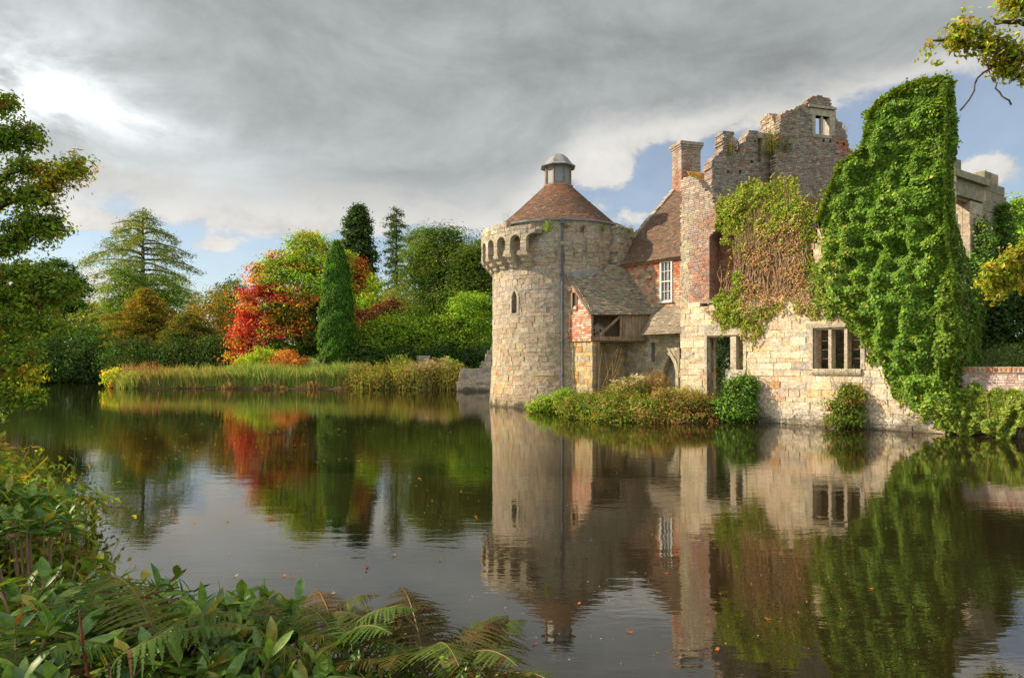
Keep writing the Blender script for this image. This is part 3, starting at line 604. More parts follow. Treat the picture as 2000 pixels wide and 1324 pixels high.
# ------------------------------------------------------------------ ruined front with mullioned windows
ruin = Thing('roofless_ruin', 'roofless sandstone and brick front with mullioned window and open doorway', 'ruin', (C0[0], C0[1], 0))
mF = flat(C0, U2, N2); f2 = lambda px, py: FZ(C0, px, py)
dl, dt = f2(1381, 656); m1, _ = f2(1426.5, 656); m2_, _ = f2(1437.5, 656); dr2, ds = f2(1452, 722)
wl, wt = f2(1588, 641); wr, wsill = f2(1681, 722)
doorh = [(dl, .2), (m1, .2), (m1, ds), (dr2, ds), (dr2, dt), (dl, dt)]
winh = [(wl, wsill), (wr, wsill), (wr, wt), (wl, wt)]
nl, nz0 = f2(1385.5, 587); nr_ = nl+1.25; nsp = 6.95
niche = [(nl, nz0), (nr_, nz0), (nr_, nsp)]+[(nl+(nr_-nl)*(1-x), nsp+.3*math.sin(x*pi)) for x in np.linspace(0, 1, 7)[1:-1]]+[(nl, nsp)]
def colF(u, v, rng):
    c = pal(((.57, .46, .33), 3), ((.61, .50, .375), 2.8), ((.53, .435, .32), 2), ((.56, .405, .23), 1.2), ((.42, .385, .335), 1), ((.45, .27, .14), .2), j=.09)(u, v, rng)
    lo = np.clip((1.0-v)/.6, 0, 1)[:, None]; return c*(1-lo)+lo*(c*.35+np.array((.47, .44, .39))*.62)
lowpoly = [(0, -.3), (9.2, -.3), (9.2, 9.9), (8.9, 10.1), (8.2, 9.8), (7.6, 9.0), (7.2, 8.4), (6.2, 8.2), (5.7, 6.9), (5.45, 6.5), (5.0, 4.55), (4.1, 4.5), (3.2, 4.55), (2.0, 4.42), (1.2, 4.36), (0, 4.42)]
VF, FF_, CF = masonry(mF, lowpoly, (.14, .29), (.22, .68), .62, colF, 51, holes=[doorh, winh], jit=.014, ch=.007, breaks=(ds, dt, wt, wsill), rag=.03, cj=.045, g=.0015, mortar=(.47, .39, .29))
ruin.part('stone_wall', VF, FF_, M_FACADE, CF)
def colB(u, v, rng):
    n = len(u); pale = np.clip((v-6.2)/2.2+np.sin(u*3+v)*.25, 0, 1); edge = (u < .42+.12*np.sin(v*5))
    a = pal(((.40, .19, .13), 3), ((.35, .18, .13), 2), ((.45, .26, .18), 1.8), ((.30, .22, .18), 1.2), ((.30, .27, .25), .9))(u, v, rng)
    b = pal(((.48, .41, .34), 3), ((.43, .34, .28), 2), ((.44, .29, .22), 1.2), ((.40, .37, .33), 1))(u, v, rng)
    s_ = pal(((.50, .42, .29), 2), ((.42, .37, .29), 1))(u, v, rng)
    mp = np.clip(pale*.95+rng.normal(0, .18, n), 0, 1)[:, None]; c = b*mp+a*(1-mp); return np.where((edge & (v < 8.2))[:, None], s_, c)
tp_ = [f2(px, py) for px, py in ((1330, 351), (1341, 346), (1352, 345), (1362, 352), (1368, 358), (1378, 372), (1390, 378), (1394, 398), (1402, 404), (1410, 424))]
brick = [(0, 4.4), (5.0, 4.5), (5.3, 6.0), (5.45, 7.2), (5.0, 7.5), (4.5, 7.4), (3.9, 7.7), (3.0, 7.8), (2.2, 7.6)]+[(max(0., s), z) for s, z in tp_[::-1]]
V, f, c = masonry(mF, brick, (.068, .078), (.2, .25), .6, colB, 52, holes=[niche], jit=.007, ch=.006, g=.006, rag=.05, mortar=(.40, .33, .27))
ruin.part('brick_wall', V, f, M_BRICK, c)
for nm, pl, ww in (('back', [(nl-.1, nz0-.1), (nr_+.1, nz0-.1), (nr_+.1, nsp+.4), (nl-.1, nsp+.4)], (-1.02, -.9)),):
    V, f, c = masonry(flat(C0+N2*-.64, U2, N2), pl, (.068, .078), (.2, .25), .25, pal(((.34, .13, .08), 3), ((.28, .12, .08), 2), ((.36, .2, .13), 1)), 53, jit=.006, ch=.006); nb_ = ruin.part('niche', V, f, M_BRICK, c)
V, f = prism([(nl-.06, nz0-.1), (nr_, nz0-.1), (nr_, nz0-.005), (nl-.06, nz0-.005)], mF, -.5, .05); ruin.part('sill', V, f, M_DRESS, np.full((len(V), 3), .3), parent=nb_)
def stone(th, mm, s0, s1, z0, z1, w0, w1, name=None, parent=None, col=(.44, .37, .28), mb=None, rs_=None):
    V, f = prism([(s0, z0), (s1, z0), (s1, z1), (s0, z1)], mm, w0, w1)
    if mb is not None: mb.add(V, f, col); return
    return th.part(name, V, f, M_DRESS, np.broadcast_to(col, (len(V), 3)), parent)
fm = MB(); jw = .13
stone(ruin, mF, wl-jw-.1, wr+jw+.1, wt, wt+.16, -.3, .035, mb=fm, col=(.42, .36, .28))
stone(ruin, mF, wl-jw, wl, wsill, wt-.002, -.4, .03, mb=fm); stone(ruin, mF, wr, wr+jw, wsill, wt-.002, -.4, .03, mb=fm, col=(.40, .36, .30))
stone(ruin, mF, wl+.002, wr-.002, wt-.07, wt-.002, -.25, -.06, mb=fm, col=(.48, .37, .24)); stone(ruin, mF, wl+.002, wl+.07, wsill, wt-.072, -.28, -.06, mb=fm, col=(.45, .36, .26))
mw = fm.to(ruin, 'mullioned_window', M_DRESS)
for px_ in (1620, 1651): x, _ = f2(px_, 700); stone(ruin, mF, x-.05, x+.05, wsill, wt-.072, -.36, -.03, 'mullion', mw)
sm_ = MB(); rs = RNG(8); x = wl-.02
while x < wr+.02:
    x2 = min(x+rs.uniform(.2, .3), wr+.04); V, f = prism([(.0, -.2), (.06, -.17), (.10, -.09), (.10, -.02), (.05, .03), (-.4, .0), (-.4, -.2)], lambda q: C0+U2*(x+.006)+q[:, 2:3]*U2+q[:, :1]*N2+np.array((0, 0, 1.))*(wsill+q[:, 1:2]), 0, x2-x-.012); sm_.add(V, f, np.array((.36, .32, .24))*rs.uniform(.85, 1.15)); x = x2
sm_.to(ruin, 'sill', M_DRESS, parent=mw)

for a_, b_ in ((wl+.07, f2(1620, 700)[0]), (f2(1651, 700)[0], wr)):
    for z in (2.25, 2.55, 2.85): MB().beam(C0+U2*a_-N2*.2+np.array((0, 0, z)), C0+U2*b_-N2*.2+np.array((0, 0, z)), .018, .018).to(ruin, 'iron_bar', M_IRON, parent=mw)
fm = MB(); stone(ruin, mF, dl-.2, dr2+.12, dt, dt+.17, -.4, .03, mb=fm, col=(.46, .40, .31)); stone(ruin, mF, dl-.12, dl, 1.75, dt-.002, -.45, .025, mb=fm, col=(.42, .38, .31))
stone(ruin, mF, dl-.12, dl, .6, 1.74, -.45, .02, mb=fm, col=(.46, .37, .25)); stone(ruin, mF, dr2, dr2+.12, ds, dt-.002, -.4, .025, mb=fm, col=(.5, .42, .3)); stone(ruin, mF, dl+.002, dr2-.002, dt-.06, dt-.002, -.3, -.05, mb=fm, col=(.46, .36, .24))
dw = fm.to(ruin, 'doorway', M_DRESS); stone(ruin, mF, m1, m2_, ds, dt-.062, -.4, .0, 'mullion', dw, (.48, .40, .3))
V, f = prism([(m1-.06, -.5), (m1-.12, -.2), (m1-.02, .03), (m1+.2, .1), (dr2+.08, .1), (dr2+.1, -.1), (dr2+.1, -.5)], lambda q: C0+q[:, :1]*U2+q[:, 1:2]*np.array((0, 0, 1.))+np.array((0, 0, ds-.1))+q[:, 2:3]*N2, -.5, .03); ruin.part('sill', V, f, M_DRESS, np.broadcast_to((.5, .45, .37), (len(V), 3)), parent=dw)
for z in (2.4, 2.75): MB().beam(C0+U2*m2_-N2*.2+np.array((0, 0, z)), C0+U2*dr2-N2*.2+np.array((0, 0, z)), .018, .018).to(ruin, 'iron_bar', M_IRON, parent=dw)
# side wall behind the ivy and the plinth at the water
m_ret = flat(C0+U2*9.2, -N2, U2); V, f, c = masonry(m_ret, [(.0, -.3), (2.3, -.3), (2.3, 4.5), (1.0, 7.0), (.9, 10.0), (0, 10.0)], (.2, .33), (.3, .7), .5, colF, 54, jit=.02); ruin.part('return_wall', V, f, M_FACADE, c)
# inner back wall, seen dark through the openings
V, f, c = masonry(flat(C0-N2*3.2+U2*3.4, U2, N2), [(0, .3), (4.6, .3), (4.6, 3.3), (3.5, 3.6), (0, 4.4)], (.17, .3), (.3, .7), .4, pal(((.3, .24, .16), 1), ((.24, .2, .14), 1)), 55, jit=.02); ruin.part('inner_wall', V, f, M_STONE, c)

# ------------------------------------------------------------------ tall brick ruin behind
GU = unit(np.array((.96, .28, 0))); GN = np.array((GU[1], -GU[0], 0)); G0 = np.array((8.63, 29.5, 0))
def fg(px, py, O=G0):
    k = (px-1000)/F; t = (k*O[1]-O[0])/(GU[0]-k*GU[1]); Y = O[1]+t*GU[1]; return t, CZ-(py-HZ)/F*Y
gab = Thing('ruined_brick_gable', 'tall roofless grey brick gable with broken top and empty stone window', 'ruin', (11, 30.3, .6))
def col_g(seed):
    w_ = wob(seed, 8, .9)
    def f(u, v, rng):
        p = np.stack((u, v, 0*u), -1); r = (w_(p) > .35+.28*np.clip(v-10.6, -2, 4)); n = len(u)
        r = r & (v < 12.2); a = pal(((.40, .16, .09), 3), ((.34, .14, .09), 2), ((.28, .15, .11), 1))(u, v, rng); b = pal(((.29, .255, .22), 3), ((.335, .30, .265), 2), ((.27, .19, .15), 1.8), ((.31, .17, .115), 1.3), ((.22, .2, .175), 1))(u, v, rng)
        return np.where((r & (rng.random(n) < .75))[:, None], a, b)
    return f
Lpx = [(1384, 420), (1390, 312), (1395, 308), (1404, 300), (1412, 292), (1413, 256), (1433, 258), (1434, 296), (1442, 300), (1448, 288), (1455, 278), (1459, 262), (1463, 254), (1480, 257), (1481, 318), (1505, 316), (1520, 318), (1520, 420)]
Lp = [fg(*q) for q in Lpx]; Lp[0] = (Lp[1][0], 5.0); Lp[-1] = (Lp[-2][0]+.3, 5.0); Lp[-2] = (Lp[-2][0]+.3, Lp[-2][1])
put = lambda px, py, s=.13: (lambda t, z: [(t-s/2, z-s/2), (t+s/2, z-s/2), (t+s/2, z+s/2), (t-s/2, z+s/2)])(*fg(px, py))
mG = flat(G0, GU, GN)
V, f, c = masonry(mG, Lp, (.068, .078), (.2, .25), .62, col_g(61), 62, holes=[put(1469, 316), put(1422, 336), put(1446, 336), put(1443, 366), put(1475, 276, .1)], jit=.008, ch=.006, rag=.045, mortar=(.36, .33, .29)); left_p = gab.part('broken_wall', V, f, M_GREYBRICK, c)
G1_ = G0+GN*.55
Rpx = [(1514, 420), (1515, 292), (1521, 288), (1521, 262), (1524, 240), (1527, 222), (1535, 217), (1548, 213), (1560, 208), (1572, 203), (1580, 194), (1588, 188), (1600, 186), (1612, 190), (1622, 193), (1624, 206), (1630, 214), (1633, 228), (1637, 236), (1645, 240), (1647, 250), (1655, 262), (1656, 276), (1660, 290), (1668, 300), (1690, 310), (1740, 330), (1740, 420)]
Rp = [fg(px, py, G1_) for px, py in Rpx]; Rp[0] = (Rp[1][0], 4.0); Rp[-1] = (Rp[-2][0], 4.0)
gl = fg(1592, 262, G1_); gr = fg(1621, 229, G1_); gh = [(gl[0], gl[1]), (gr[0], gl[1]-.1), (gr[0], gr[1]-.05), (gl[0], gr[1])]; gh = [(gl[0], gl[1]-.03), (gr[0], gl[1]-.03), (gr[0], gr[1]), (gl[0], gr[1])]
pq = lambda px, py, s=.13: (lambda t, z: [(t-s/2, z-s/2), (t+s/2, z-s/2), (t+s/2, z+s/2), (t-s/2, z+s/2)])(*fg(px, py, G1_))
mG1 = flat(G1_, GU, GN)
V, f, c = masonry(mG1, Rp, (.068, .078), (.2, .25), .34, col_g(66), 64, holes=[gh, pq(1609, 274), pq(1622, 277), pq(1636, 279), pq(1648, 282)], jit=.008, ch=.006, rag=.05, breaks=(gh[0][1], gh[2][1]), split=.2, mortar=(.36, .33, .29)); gab.part('gable_wall', V, f, M_GREYBRICK, c)
fm = MB(); stone(gab, mG1, gl[0]-.3, gr[0]+.3, gr[1], gr[1]+.28, -.30, .03, mb=fm, col=(.40, .36, .28)); stone(gab, mG1, gr[0]-.02, gr[0]+.25, gl[1], gr[1]-.002, -.30, .025, mb=fm, col=(.42, .36, .27)); stone(gab, mG1, gl[0]-.16, gl[0]+.01, gl[1], gr[1]-.002, -.24, .02, mb=fm, col=(.38, .34, .28)); stone(gab, mG1, gl[0]-.1, gr[0]+.1, gl[1]-.14, gl[1]-.002, -.30, .02, mb=fm, col=(.36, .32, .26))
stone(gab, mG1, gl[0]-.4, gr[0]+.28, gr[1]+.32, gr[1]+.42, -.4, .09, mb=fm, col=(.36, .32, .26))
gw_ = fm.to(gab, 'window_frame', M_DRESS); gm = (gl[0]+gr[0])/2; stone(gab, mG1, gm-.05, gm+.05, gl[1], gr[1]-.002, -.16, -.02, 'mullion', gw_, (.42, .36, .28))
# lintel and jamb of the small left opening, projecting brick pier, capstone
fm = MB(); a0 = fg(1480, 262); a1 = fg(1512, 262); stone(gab, mG, a0[0], a1[0]+.1, a0[1]-.16, a0[1]+.08, -.5, .0, mb=fm, col=(.36, .31, .24)); b0_ = fg(1494, 300); stone(gab, mG, b0_[0]-.12, b0_[0]+.3, b0_[1]-.5, a0[1]-.162, -.5, -.02, mb=fm, col=(.44, .38, .28)); fm.to(gab, 'window_jamb', M_DRESS)
c0_ = fg(1434, 262); V, f = prism([(c0_[0], c0_[1]-.9), (c0_[0]+.5, c0_[1]-.75), (c0_[0]+.62, c0_[1]+.02), (c0_[0]+.45, c0_[1]+.14), (c0_[0]+.02, c0_[1]+.02)], mG, -1.2, -.66); gab.part('capstone', V, f, M_DRESS, np.broadcast_to((.46, .41, .32), (len(V), 3)))
# left return of the gable: rough stone face catching the sun
m_lr2 = flat(G1_+GU*(Rp[1][0]-.02), -GN*-1, -GU)
V, f, c = masonry(flat(G1_+GU*(Rp[4][0]+.02)-GN*1.3, GN, -GU), [(-.1, 11.4), (1.25, 11.4), (1.2, 12.0), (.9, 12.7), (.65, 13.2), (.3, 13.35), (-.1, 13.3)], (.07, .12), (.15, .3), .5, pal(((.40, .34, .27), 2), ((.34, .28, .22), 1), ((.42, .26, .18), .8)), 67, jit=.03, rag=.06); gab.part('broken_return', V, f, M_GREYBRICK, c)
# chimney
KC = 36.4/31.5; H0 = np.array((7.82*KC, 36.4, 0)); chn = Thing('brick_chimney', 'square weathered brick chimney stack with corbelled cap above the house roof', 'chimney', (9.6, 37, 8.6))
def ring(z0, z1, out, seed, cf):
    mb = MB()
    for O, U, W, L in ((H0-GU*out+GN*out, GU, GN, 1.16+2*out), (H0-GN*(.98+out)-GU*out, GN, -GU, .98+2*out), (H0+GU*(1.16+out)+GN*out, -GN, GU, .98+2*out), (H0+GU*(1.16+out)-GN*(.98+out), -GU, -GN, 1.16+2*out)):
        V, f, c = masonry(flat(O, U, W), [(0, z0), (L, z0), (L, z1), (0, z1)], (.07, .078), (.2, .25), .3, cf, seed, jit=.006, ch=.006); mb.add(V, f, c)
    return mb.get()
cc = pal(((.40, .19, .13), 3), ((.34, .25, .2), 2), ((.30, .15, .11), 1.5)); cg = pal(((.36, .31, .26), 3), ((.34, .22, .17), 1))
V, f, c = ring(9.4, 13.6, 0, 71, lambda u, v, r: np.where((v > 12.6+.3*np.sin(u*5))[:, None], cg(u, v, r), cc(u, v, r))); chn.part('stack', V, f, M_BRICK, c)
mb = MB()
for z0, z1, o in ((13.6, 13.7, .03), (13.7, 13.82, .08), (13.82, 14.0, .12)): V, f, c = ring(z0, z1, o, 72, cg); mb.add(V, f, c)
cap_ = mb.to(chn, 'cap', M_GREYBRICK); V, f = prism([(-.08, -1.05), (1.24, -1.05), (1.24, .08), (-.08, .08)], lambda q: H0+q[:, :1]*GU+q[:, 1:2]*GN+np.array((0, 0, 1.))*(13.94+q[:, 2:3]), 0, .05); chn.part('flaunching', V, f, M_DRESS, np.full((len(V), 3), .28), parent=cap_)
# small orange-lichened gable roof end seen over the front wall
V, f, c = tiles(flat(np.array((8.0, 29.9, 9.9)), unit(np.array((.96, .28, 0))), unit(np.array((.2, -.7, .7))), unit(np.array((-.1, .7, .7)))), lambda v: (0, 1.5) if v < 1.1 else None, .1, .17, pal(((.45, .22, .05), 2), ((.38, .2, .08), 1)), 73); house.part('lichened_roof', V, f, M_TILE, c)

# ------------------------------------------------------------------ stone portico ruin on the right
PO = P(1866, 500, 27.0)*np.array((1, 1, 0)); PU = unit(np.array((.83, .55, 0))); PN = np.array((PU[1], -PU[0], 0)); mP = flat(PO, PU, PN)
def fpz(px, py): k = (px-1000)/F; t = (k*PO[1]-PO[0])/(PU[0]-k*PU[1]); return t, CZ-(py-HZ)/F*(PO[1]+t*PU[1])
por = Thing('ruined_stone_bay', 'ruined grey stone bay with tall empty window and stepped pier behind ivy', 'ruin', (PO[0]+1.5, PO[1]+1, .6))
cst = pal(((.26, .23, .17), 3), ((.31, .27, .2), 2), ((.22, .2, .15), 1.5))
px_l = fpz(1895, 400)[0]; pr1 = fpz(1925, 400)[0]; pr2 = fpz(1948, 400)[0]; pr3 = fpz(1966, 400)[0]; zt = fpz(1900, 345)[1]
V, f, c = masonry(mP, [(pr1-.25, .4), (pr3, .4), (pr3, fpz(1962, 380)[1]), (pr2+.35, fpz(1955, 366)[1]), (pr2+.1, fpz(1945, 350)[1]), (pr2-.1, fpz(1938, 338)[1]), (pr1, fpz(1926, 342)[1]), (pr1-.25, fpz(1918, 350)[1])], (.35, .6), (.5, 1.0), .7, cst, 81, jit=.015, ch=.02, split=.35); por.part('pier', V, f, M_DRESS, c)
V, f, c = masonry(mP, [(px_l, .4), (pr1-.26, .4), (pr1-.26, zt-1.05), (px_l, zt-1.0)], (.4, .6), (.5, .9), .55, pal(((.44, .36, .27), 1), ((.4, .34, .26), 1)), 82, jit=.015, ch=.02, split=.3); por.part('jamb', V, f, M_DRESS, c)
fm = MB(); stone(por, mP, -1.2, pr1-.26, zt-.95, zt-.3, -.6, .05, mb=fm, col=(.27, .24, .18)); stone(por, mP, -1.2, pr1-.1, zt-.295, zt-.02, -.65, .22, mb=fm, col=(.29, .255, .19)); stone(por, mP, -1.2, pr1-.26, zt-1.05, zt-.952, -.5, -.1, mb=fm, col=(.36, .28, .19)); stone(por, mP, -.4, .25, zt-.015, zt+.42, -.5, .1, mb=fm, col=(.24, .21, .16)); fm.to(por, 'entablature', M_DRESS)
V, f, c = masonry(flat(PO+PU*pr3+PN*-.6, PU, PN), [(.25, .4), (.9, .4), (.9, fpz(1972, 400)[1]-.6), (.3, fpz(1966, 385)[1]-.4)], (.35, .6), (.4, .8), .5, cst, 83, jit=.02, ch=.02); por.part('broken_pier', V, f, M_DRESS, c)

# ------------------------------------------------------------------ low walls
lw_ = Thing('low_garden_wall', 'low pale brick wall with red coping running from the ivy at right', 'wall', tuple(C0+U2*11))
mW = flat(C0+N2*-.1, U2, N2)
V, f, c = masonry(mW, [(8.8, -.3), (16, -.3), (16, .5), (8.8, .5)], (.2, .3), (.3, .6), .55, pal(((.5, .44, .36), 2), ((.42, .36, .28), 1), ((.44, .3, .2), .6)), 91, jit=.03, ch=.03, cj=.06); lw_.part('stone_footing', V, f, M_FACADE, c)
V, f, c = masonry(mW, [(9.2, .5), (16, .5), (16, 1.82), (9.2, 1.82)], (.07, .078), (.2, .25), .4, pal(((.52, .42, .38), 3), ((.46, .33, .28), 2), ((.56, .48, .42), 1)), 92, jit=.007, ch=.006); lw_.part('brickwork', V, f, M_BRICK, c)
V, f, c = masonry(flat(C0+N2*-.03, U2, N2), [(9.2, 1.82), (16, 1.82), (16, 1.98), (9.2, 1.98)], (.15, .16), (.1, .12), .54, pal(((.40, .15, .08), 2), ((.34, .16, .1), 1)), 93, jit=.01, ch=.03); lw_.part('coping', V, f, M_BRICK, c)
bw = Thing('broken_wall', 'broken grey stone wall stepping up to the left side of the tower', 'wall', (0, 55, 0))
V, f, c = masonry(flat(P(893, 762, 54.5)*np.array((1, 1, 0)), (1, 0, 0), (0, -1, 0)), [(0, -.3), (3.2, -.3), (3.2, 4.5), (2.62, 3.4), (2.35, 3.0), (2.25, 2.6), (2.0, 2.3), (1.75, 1.75), (.2, 1.72), (.15, .8), (-.1, .7)], (.2, .32), (.3, .7), .6, pal(((.36, .31, .25), 3), ((.3, .26, .22), 2), ((.4, .32, .22), 1)), 94, jit=.03, rag=.06, ch=.03); bw.part('wall', V, f, M_STONE, c)
pl = P(818, 720, 62); V, f, c = masonry(flat((pl[0], pl[1], 0), unit(np.array((.9, .35, 0))), unit(np.array((.35, -.9, 0)))), [(0, .5), (1.35, .5), (1.4, 2.7), (.7, 2.85), (0, 2.95)], (.25, .4), (.4, .9), .9, pal(((.3, .26, .2), 1), ((.25, .22, .17), 1)), 95, jit=.04, ch=.04)
single('stone_plinth', V, f, M_STONE, 'square broken stone plinth standing behind the pink flowers', 'plinth', (pl[0], pl[1], .5), c)
# ------------------------------------------------------------------ foliage builders
def leaf_quads(Cn, Sz, Nr, cols, rng, asp=.6, up=None):
    n = len(Cn); Nr = unit(Nr); r = rng.normal(0, 1, (n, 3)) if up is None else up+rng.normal(0, .35, (n, 3))
    t = unit(r-(r*Nr).sum(1, keepdims=True)*Nr); b = np.cross(Nr, t); S_ = np.broadcast_to(np.asarray(Sz, float), (n,))[:, None]
    V = np.stack((Cn-t*S_*.5-Nr*S_*.1, Cn+b*S_*asp*.5+Nr*S_*.06, Cn+t*S_*.5-Nr*S_*.12, Cn-b*S_*asp*.5+Nr*S_*.06), 1).reshape(-1, 3)
    return V, np.arange(n*4).reshape(-1, 4), np.repeat(cols, 4, 0)
LG = np.array((1.75, 1.6, 1.1))
def jitter(c, rng, a=.22, h=.10): return c*LG**.5*np.exp(rng.normal(0, a, (len(c), 1)))*np.exp(rng.normal(0, h, (len(c), 3)))
def pick(palette, n, rng):
    cs = np.array([c for c, w in palette]); w = np.array([w for c, w in palette], float); return cs[rng.choice(len(cs), n, p=w/w.sum())]
def ell(px, py, rx, ry, Y, dY=0, df=1.0):
    c = P(px, py, Y+dY); s = (Y+dY)/F; return c, np.array((rx*s, (rx+ry)*.5*s*df, ry*s))
def lobes_to_clumps(lobes, n, rng, shell=.62):
    w = np.array([(r[0]*r[2])**.9 for c, r in lobes]); w /= w.sum(); k = rng.choice(len(lobes), n, p=w)
    d = unit(rng.normal(0, 1, (n, 3))); rr = (shell**3+(1-shell**3)*rng.random(n))**(1/3)*(1+np.abs(rng.normal(0, .10, n))-.04)
    Cc = np.array([c for c, r in lobes])[k]; Rr = np.array([r for c, r in lobes])[k]
    pos = Cc+d*Rr*rr[:, None]; ins = np.zeros(n, bool)
    for j, (c, r) in enumerate(lobes): ins |= ((((pos-c)/r)**2).sum(1) < .42) & (k != j)
    return pos[~ins], d[~ins]
def fluff(pos, out, per, cr, ls, colfun, rng, flat_=.6, upb=.5, asp=.62, spread=1.):
    n = len(pos); cs = cr*rng.uniform(.6, 1.35, n); off = rng.normal(0, 1, (n, per, 3))*np.array((1, 1, flat_))*cs[:, None, None]*.5*spread
    Cn = (pos[:, None]+off).reshape(-1, 3); nn = unit(off.reshape(-1, 3)+1e-6)*.7+np.repeat(out, per, 0)*.6+np.array((0, 0, upb))+rng.normal(0, .45, (n*per, 3))
    cl = np.repeat(colfun(pos, rng), per, 0); return leaf_quads(Cn, ls*rng.uniform(.65, 1.3, len(Cn)), nn, jitter(cl, rng), rng, asp)
def cf(*p): return lambda pos, rng: jitter(pick(p, len(pos), rng), rng, .16, .06)
def limbs(base, tops, r0, rng, mid=.45):
    mb = MB(); top = np.mean(tops, 0); base = np.asarray(base, float)
    h = base+(top-base)*mid; mb.tube([base, base+(h-base)*.3+rng.normal(0, .1, 3)*r0*2, base+(h-base)*.7, h, h+(top-h)*.6], [r0*1.35, r0, r0*.85, r0*.7, r0*.3], 8)
    for t in tops:
        t = np.asarray(t); s = base+(h-base)*rng.uniform(.6, 1.0); m = s+(t-s)*.5+np.array((0, 0, .08*np.linalg.norm(t-s))); mb.tube([s, m, s+(t-s)*.93], [r0*.45, r0*.3, r0*.1], 5)
    return mb
def tree(name, label, cat, Y, lobes, n, per, cr, ls, colfun, seed, base=None, r0=.3, group=None, shell=.62, flat_=.6, upb=.5, asp=.62, df=1., mat_=None, stem='trunk', crown='crown', ntop=7):
    rng = RNG(seed); L = [ell(l[0], l[1], l[2], l[3], Y, l[4] if len(l) > 4 else 0, df) for l in lobes]
    pos, out = lobes_to_clumps(L, n, rng, shell); cen = np.mean([c for c, r in L], 0)
    if base is None: base = (cen[0], cen[1])
    b = np.array((base[0], base[1], float(ground_z(base[0], base[1]))-.1)); th = Thing(name, label, cat, b, group)
    tops = [c for c, r in L]; tops = [tops[i] for i in rng.permutation(len(tops))[:ntop]]
    limbs(b, tops+[pos[i] for i in rng.integers(0, len(pos), 5)], r0, rng).to(th, stem, M_BARK, smooth=True)
    gz = ground_z(pos[:, 0], pos[:, 1]); k = pos[:, 2] > gz+.02; pos, out = pos[k], out[k]
    V, f, c = fluff(pos, out, per, cr, ls, colfun, rng, flat_, upb, asp); th.part(crown, V, f, mat_ or M_LEAF, c); return th
def conifer(name, label, cat, px, ytop, ybase, Y, prof, nb, droop, tuft, ls, palette, seed, r0=.35, tip=0., asp=.3, per=10, zb=None, spread=.16, group=None, lean_=0., hang=.5, up_out=0.):
    """prof: (row, half width px) pairs; branches droop by droop*len, rise again at the tip"""
    rng = RNG(seed); top = P(px+lean_, ytop, Y); bz = float(ground_z(*P(px, HZ, Y)[:2])); b = np.array((P(px, HZ, Y)[0], Y, bz-.1)); th = Thing(name, label, cat, b, group); mb = MB()
    H = top[2]-b[2]; mb.tube([b+(top-b)*t for t in np.linspace(0, 1, 9)], [r0*(1-t)**.8+.02 for t in np.linspace(0, 1, 9)], 8)
    pr = np.array(prof, float); zs = CZ-(pr[:, 0]-HZ)/F*Y; hw = pr[:, 1]*Y/F; o = np.argsort(zs); zs, hw = zs[o], hw[o]; zlo, zhi = zs[0], zs[-1]; Cs = []; Ns = []
    for i in range(nb):
        z = zlo+(zhi-zlo)*((i+rng.random())/nb); L = np.interp(z, zs, hw)*rng.uniform(.72, 1.08); a = i*2.4+rng.uniform(-.4, .4); d = np.array((math.cos(a), math.sin(a), 0))
        st = b+(top-b)*((z-b[2])/H); t = np.linspace(0, 1, 7)
        pts = st+d*(L*t)[:, None]+np.array((0, 0, 1.))*(up_out*L*np.sin(t*pi)-droop*L*t**1.6+tip*L*t**4)[:, None]; pts += np.cumsum(rng.normal(0, .012*L, (7, 3)), 0)*(t[:, None] > 0)
        mb.tube(pts, [max(.03, r0*.28*(1-x*.85)*min(1, L/4+.2)) for x in t], 4)
        m = max(3, int(tuft*L)); tt = rng.uniform(.12, 1, m)**.8; pp = np.stack([np.interp(tt, t, pts[:, j]) for j in range(3)], 1); sdv = np.cross(d, (0, 0, 1.))
        pp = pp+sdv*(rng.normal(0, 1, (m, 1))*spread*L*(1.05-tt[:, None]*.6))+np.array((0, 0, -1.))*np.abs(rng.normal(0, hang*.25, (m, 1))); Cs.append(pp); Ns.append(np.broadcast_to(d, pp.shape))
    mb.to(th, 'trunk', M_BARK, smooth=True); pos = np.concatenate(Cs); out = np.concatenate(Ns)*.4+np.array((0, 0, .4))
    V, f, c = fluff(pos, out, per, ls*2.2, ls, cf(*palette), rng, .5, .4, asp); th.part('crown', V, f, M_LEAF, c); return th
G = dict(dk=(.022, .050, .012), dg=(.035, .080, .018), mg=(.06, .125, .022), g=(.085, .165, .022), bg=(.14, .235, .028), yg=(.22, .29, .035), ol=(.11, .115, .022), ob=(.19, .125, .028), am=(.30, .165, .03), rd=(.20, .012, .03), dr=(.17, .025, .025), orr=(.33, .115, .03), br=(.15, .09, .05), pk=(.42, .31, .28), gy=(.13, .165, .07), wh=(.5, .42, .36))
# ------------------------------------------------------------------ far bank trees
tree('pine_tree', 'dark flat-topped pine rising behind the big oak at the left edge', 'tree', 100, [(112, 530, 36, 22), (140, 560, 30, 18), (95, 560, 34, 18), (120, 590, 40, 18)], 330, 26, 1.3, .42, cf((G['dg'], 2), (G['dk'], 1), (G['mg'], .8)), 101, r0=.45, upb=.8, flat_=.45)
tree('olive_tree', 'broad olive brown tree at the far left behind the dark rhododendrons', 'tree', 93, [(20, 610, 70, 55), (80, 640, 60, 50), (-50, 620, 70, 70), (60, 600, 40, 40)], 560, 28, 1.5, .42, cf((G['ol'], 3), (G['mg'], 2), (G['ob'], .8), (G['dg'], 1)), 102, r0=.4)
tree('hazy_tree', 'pale distant tree in the gap left of the larch', 'tree', 125, [(180, 615, 34, 26), (150, 630, 36, 24), (200, 640, 40, 30)], 260, 22, 1.6, .5, cf((G['gy'], 2), (G['ol'], 1.5), (G['yg'], .6)), 103, r0=.35)
